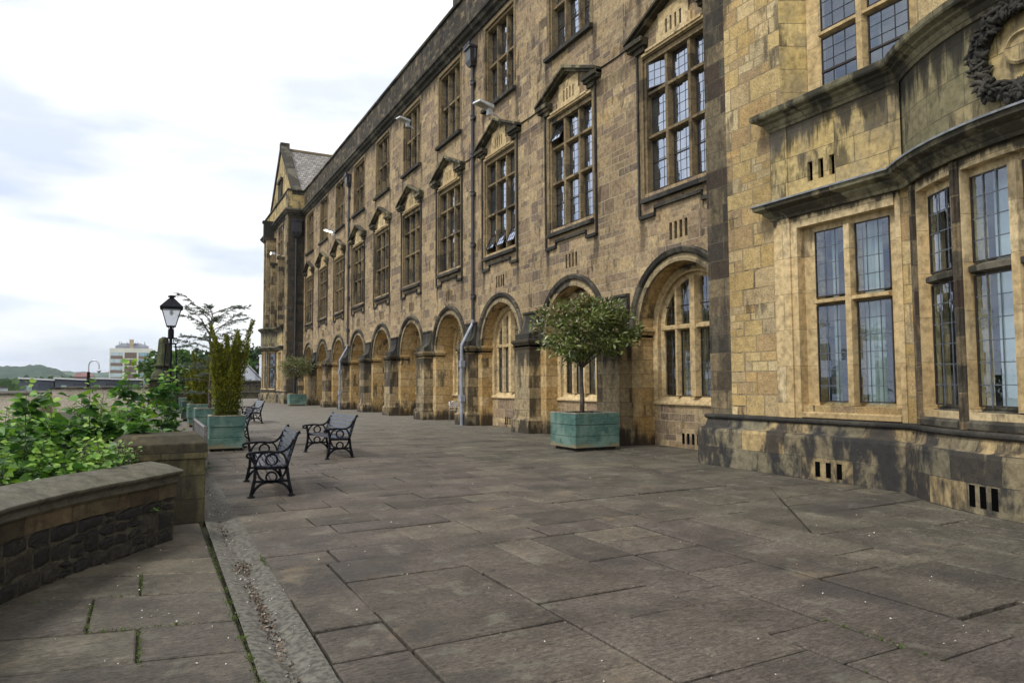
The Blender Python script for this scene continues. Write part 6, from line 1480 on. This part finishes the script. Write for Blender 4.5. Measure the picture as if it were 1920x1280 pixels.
def tower_block():
    t = thing('tower_block', 'cream concrete tower block with brown brick panels and roof aerials', 'building', (-5, 286, -12)); x0, x1, y0 = -11.9, 1.75, 286; ang = .0
    mb = MB(); mb.box(x0, x1, y0, y0+12, -12, 14.6); mb.build('frame', 'cream', t)
    bays = [(x0+.35, x0+4.15, 0), (x0+4.75, x0+8.55, 1), (x0+9.15, x1-.45, 2)]
    for f in range(9):
        zt = 13.1-2.55*f
        for a, b, kx in bays:
            if kx == 1: mb = MB(); mb.box(a, b, y0-.06, y0, zt-2.1, zt); mb.build('brick_panel', 'apred', t)
            else:
                mb = MB(); mb.box(a, b, y0-.05, y0, zt-1.2, zt); w = mb.build('window', 'apwin' if kx == 0 else 'apteal', t)
                for i in range(1, 5): xx = a+(b-a)*i/5; mb = MB(); mb.box(xx-.04, xx+.04, y0-.1, y0-.05, zt-1.2, zt); mb.build('glazing_bar', 'cream', w)
                
                mb = MB(); mb.box(a, b, y0-.07, y0, zt-2.35, zt-1.22); mb.build('brick_panel', 'apbrick', t)
    mb = MB(); mb.box(x0+1.7, x1-1.3, y0+2, y0+10, 14.6, 15.6); mb.hexa([(x0+1.7, y0+2, 15.6), (x1-1.3, y0+2, 15.6), (x1-1.3, y0+10, 15.6), (x0+1.7, y0+10, 15.6), (x0+4.0, y0+3, 16.6), (x1-4, y0+3, 16.6), (x1-4, y0+9, 16.6), (x0+4, y0+9, 16.6)]); mb.build('plant_room', 'plant', t)
    mb = MB(); mb.box(x0+6.2, x0+7.4, y0+1.8, y0+3, 14.6, 15.9, 0); mb.box(x0+6.1, x0+7.5, y0+1.7, y0+3.1, 15.9, 17.9); mb.build('flue', 'tan', t)
    for i, dx in enumerate((2.9, 3.5, 5.4, 8.0, 8.8, 9.9, 11.0, 11.2)):
        mb = MB(); h = (17.2, 17.1, 17.0, 16.9, 17.1, 16.2, 17.2, 16.5)[i]; mb.tube([(x0+dx, y0+2.5, 15.4), (x0+dx, y0+2.5, h)], .06, 5); mb.box(x0+dx-.12, x0+dx+.12, y0+2.3, y0+2.5, h-.9, h-.25); mb.build('aerial', 'plant', t)
tower_block()
M['redroof'] = plain('red_brown_brick', (.22, .12, .11), .9, 0, .2, .1, 0)
def houses():
    for lab, x, y, w, z, h in (('far red brick block on the wooded hillside', -44, 640, 14, 3., 8.), ('pale pink gabled house among the trees at the foot of the hill', -140, 700, 9, -6., 8.)):
        t = thing('house', lab, 'house', (x, y, -12)); mb = MB(); mb.box(x-w/2, x+w/2, y, y+10, -12, z+h*.6); mb.build('wall', 'redroof', t)
        mb = MB(); mb.hexa([(x-w/2, y-.3, z+h*.6), (x+w/2, y-.3, z+h*.6), (x+w/2, y+10, z+h*.6), (x-w/2, y+10, z+h*.6), (x-w/2+2, y+4, z+h), (x+w/2-2, y+4, z+h), (x+w/2-2, y+6, z+h), (x-w/2+2, y+6, z+h)]); mb.build('roof', 'redroof', t)
houses()
# ---------------------------------------------------------------- wooded hills
def hill_mat():
    m, t, b = clear_mat('wooded_hillside'); N = NT(t); P = N.add('NewGeometry').outputs['Position']
    n = N.noise(P, .035, 8, .7); f = N.noise(P, .008, 4, .6, sc=(1, 1, 5))
    c = N.ramp(n, [(.30, (.013, .036, .026)), (.5, (.028, .064, .038)), (.66, (.058, .10, .05))])
    c = N.mix(N.smooth(f, .52, .62, 0, .8), c, (.09, .14, .065)); t.links.new(c, b.inputs['Base Color']); b.inputs['Roughness'].default_value = .95
    t.links.new(N.bump(n, 1., 12.), b.inputs['Normal']); return m
M['hill'] = hill_mat()
def hill(name, depth, prof, thick, seed, rough=.8):
    """ridge along px profile turned into real ground points at a given distance, sloping down towards the viewer"""
    r = np.random.default_rng(seed); mb = MB(); rows = []
    cs, sn = math.cos(YAW), math.sin(YAW)
    xs = np.linspace(prof[0][0], prof[-1][0], 150); hs = np.interp(xs, [p[0] for p in prof], [p[1] for p in prof])
    for j in range(14):
        q = j/13; row = []
        for x, h in zip(xs, hs):
            dd = depth-thick*(1-q); lat = (x-960)/FPX*dd
            base = -12; z = base+(h-base)*math.sin(q*PI/2)**1.1+(r.normal()*rough if 0 < j else 0)*(.4+q)
            row.append((lat*cs+dd*sn, -lat*sn+dd*cs, z))
        rows.append(row)
    back = [(x+60*sn, y+400*cs, -12) for x, y, z in rows[-1]]; rows.append(back)
    for a, b in zip(rows, rows[1:]):
        for i in range(len(a)-1): mb.face([a[i], a[i+1], b[i+1], b[i]])
    kindof(mb.build(name, 'hill', smooth=True), 'structure')
Z = lambda px, d: 1.6+(720-px)*d/FPX
hill('wooded_hill', 1500, [(x, Z(y, 1500)) for x, y in ((-500, 668), (-200, 676), (0, 687), (15, 687), (40, 688), (60, 684), (80, 685), (95, 690), (112, 693), (125, 702), (140, 706), (165, 710), (230, 716), (300, 719), (420, 722))], 800, 4)
hill('distant_hill', 2600, [(x, Z(y, 2600)) for x, y in ((-400, 700), (60, 698), (118, 695), (130, 696), (145, 698), (160, 696), (175, 699), (200, 698), (215, 696), (260, 697), (330, 694), (420, 690), (520, 694), (800, 700))], 900, 9, 1.2)
def valley_trees():
    n = 3000; d = RNG.uniform(170, 620, n); px = RNG.uniform(-150, 480, n); lat = (px-960)/FPX*d; z = -12+RNG.random(n)*10*(d/620)+8*(d/620)
    C = np.stack([lat*math.cos(YAW)+d*math.sin(YAW), -lat*math.sin(YAW)+d*math.cos(YAW), z], 1)
    kindof(cloud_mesh('valley_woods', C, rdir(n), rdir(n)+np.array([0, 0, .8]), RNG.uniform(3.5, 7, n), LEAF, 'mid_tree', RNG.random(n)*.6), 'stuff')
valley_trees()

def haze():
    mb = MB(); mb.box(-5900, 5900, -2900, 8900, -13.6, 130); o = mb.build('haze', 'dark'); o.data.materials.clear()
    m = bpy.data.materials.new('distant_air'); m.use_nodes = True; t = m.node_tree; t.nodes.clear(); out = t.nodes.new('ShaderNodeOutputMaterial')
    v = t.nodes.new('ShaderNodeVolumePrincipled'); v.inputs['Color'].default_value = (.78, .88, 1, 1); v.inputs['Density'].default_value = .00009; v.inputs['Anisotropy'].default_value = .2
    t.links.new(v.outputs[0], out.inputs['Volume']); o.data.materials.append(m); kindof(o, 'stuff')
haze()
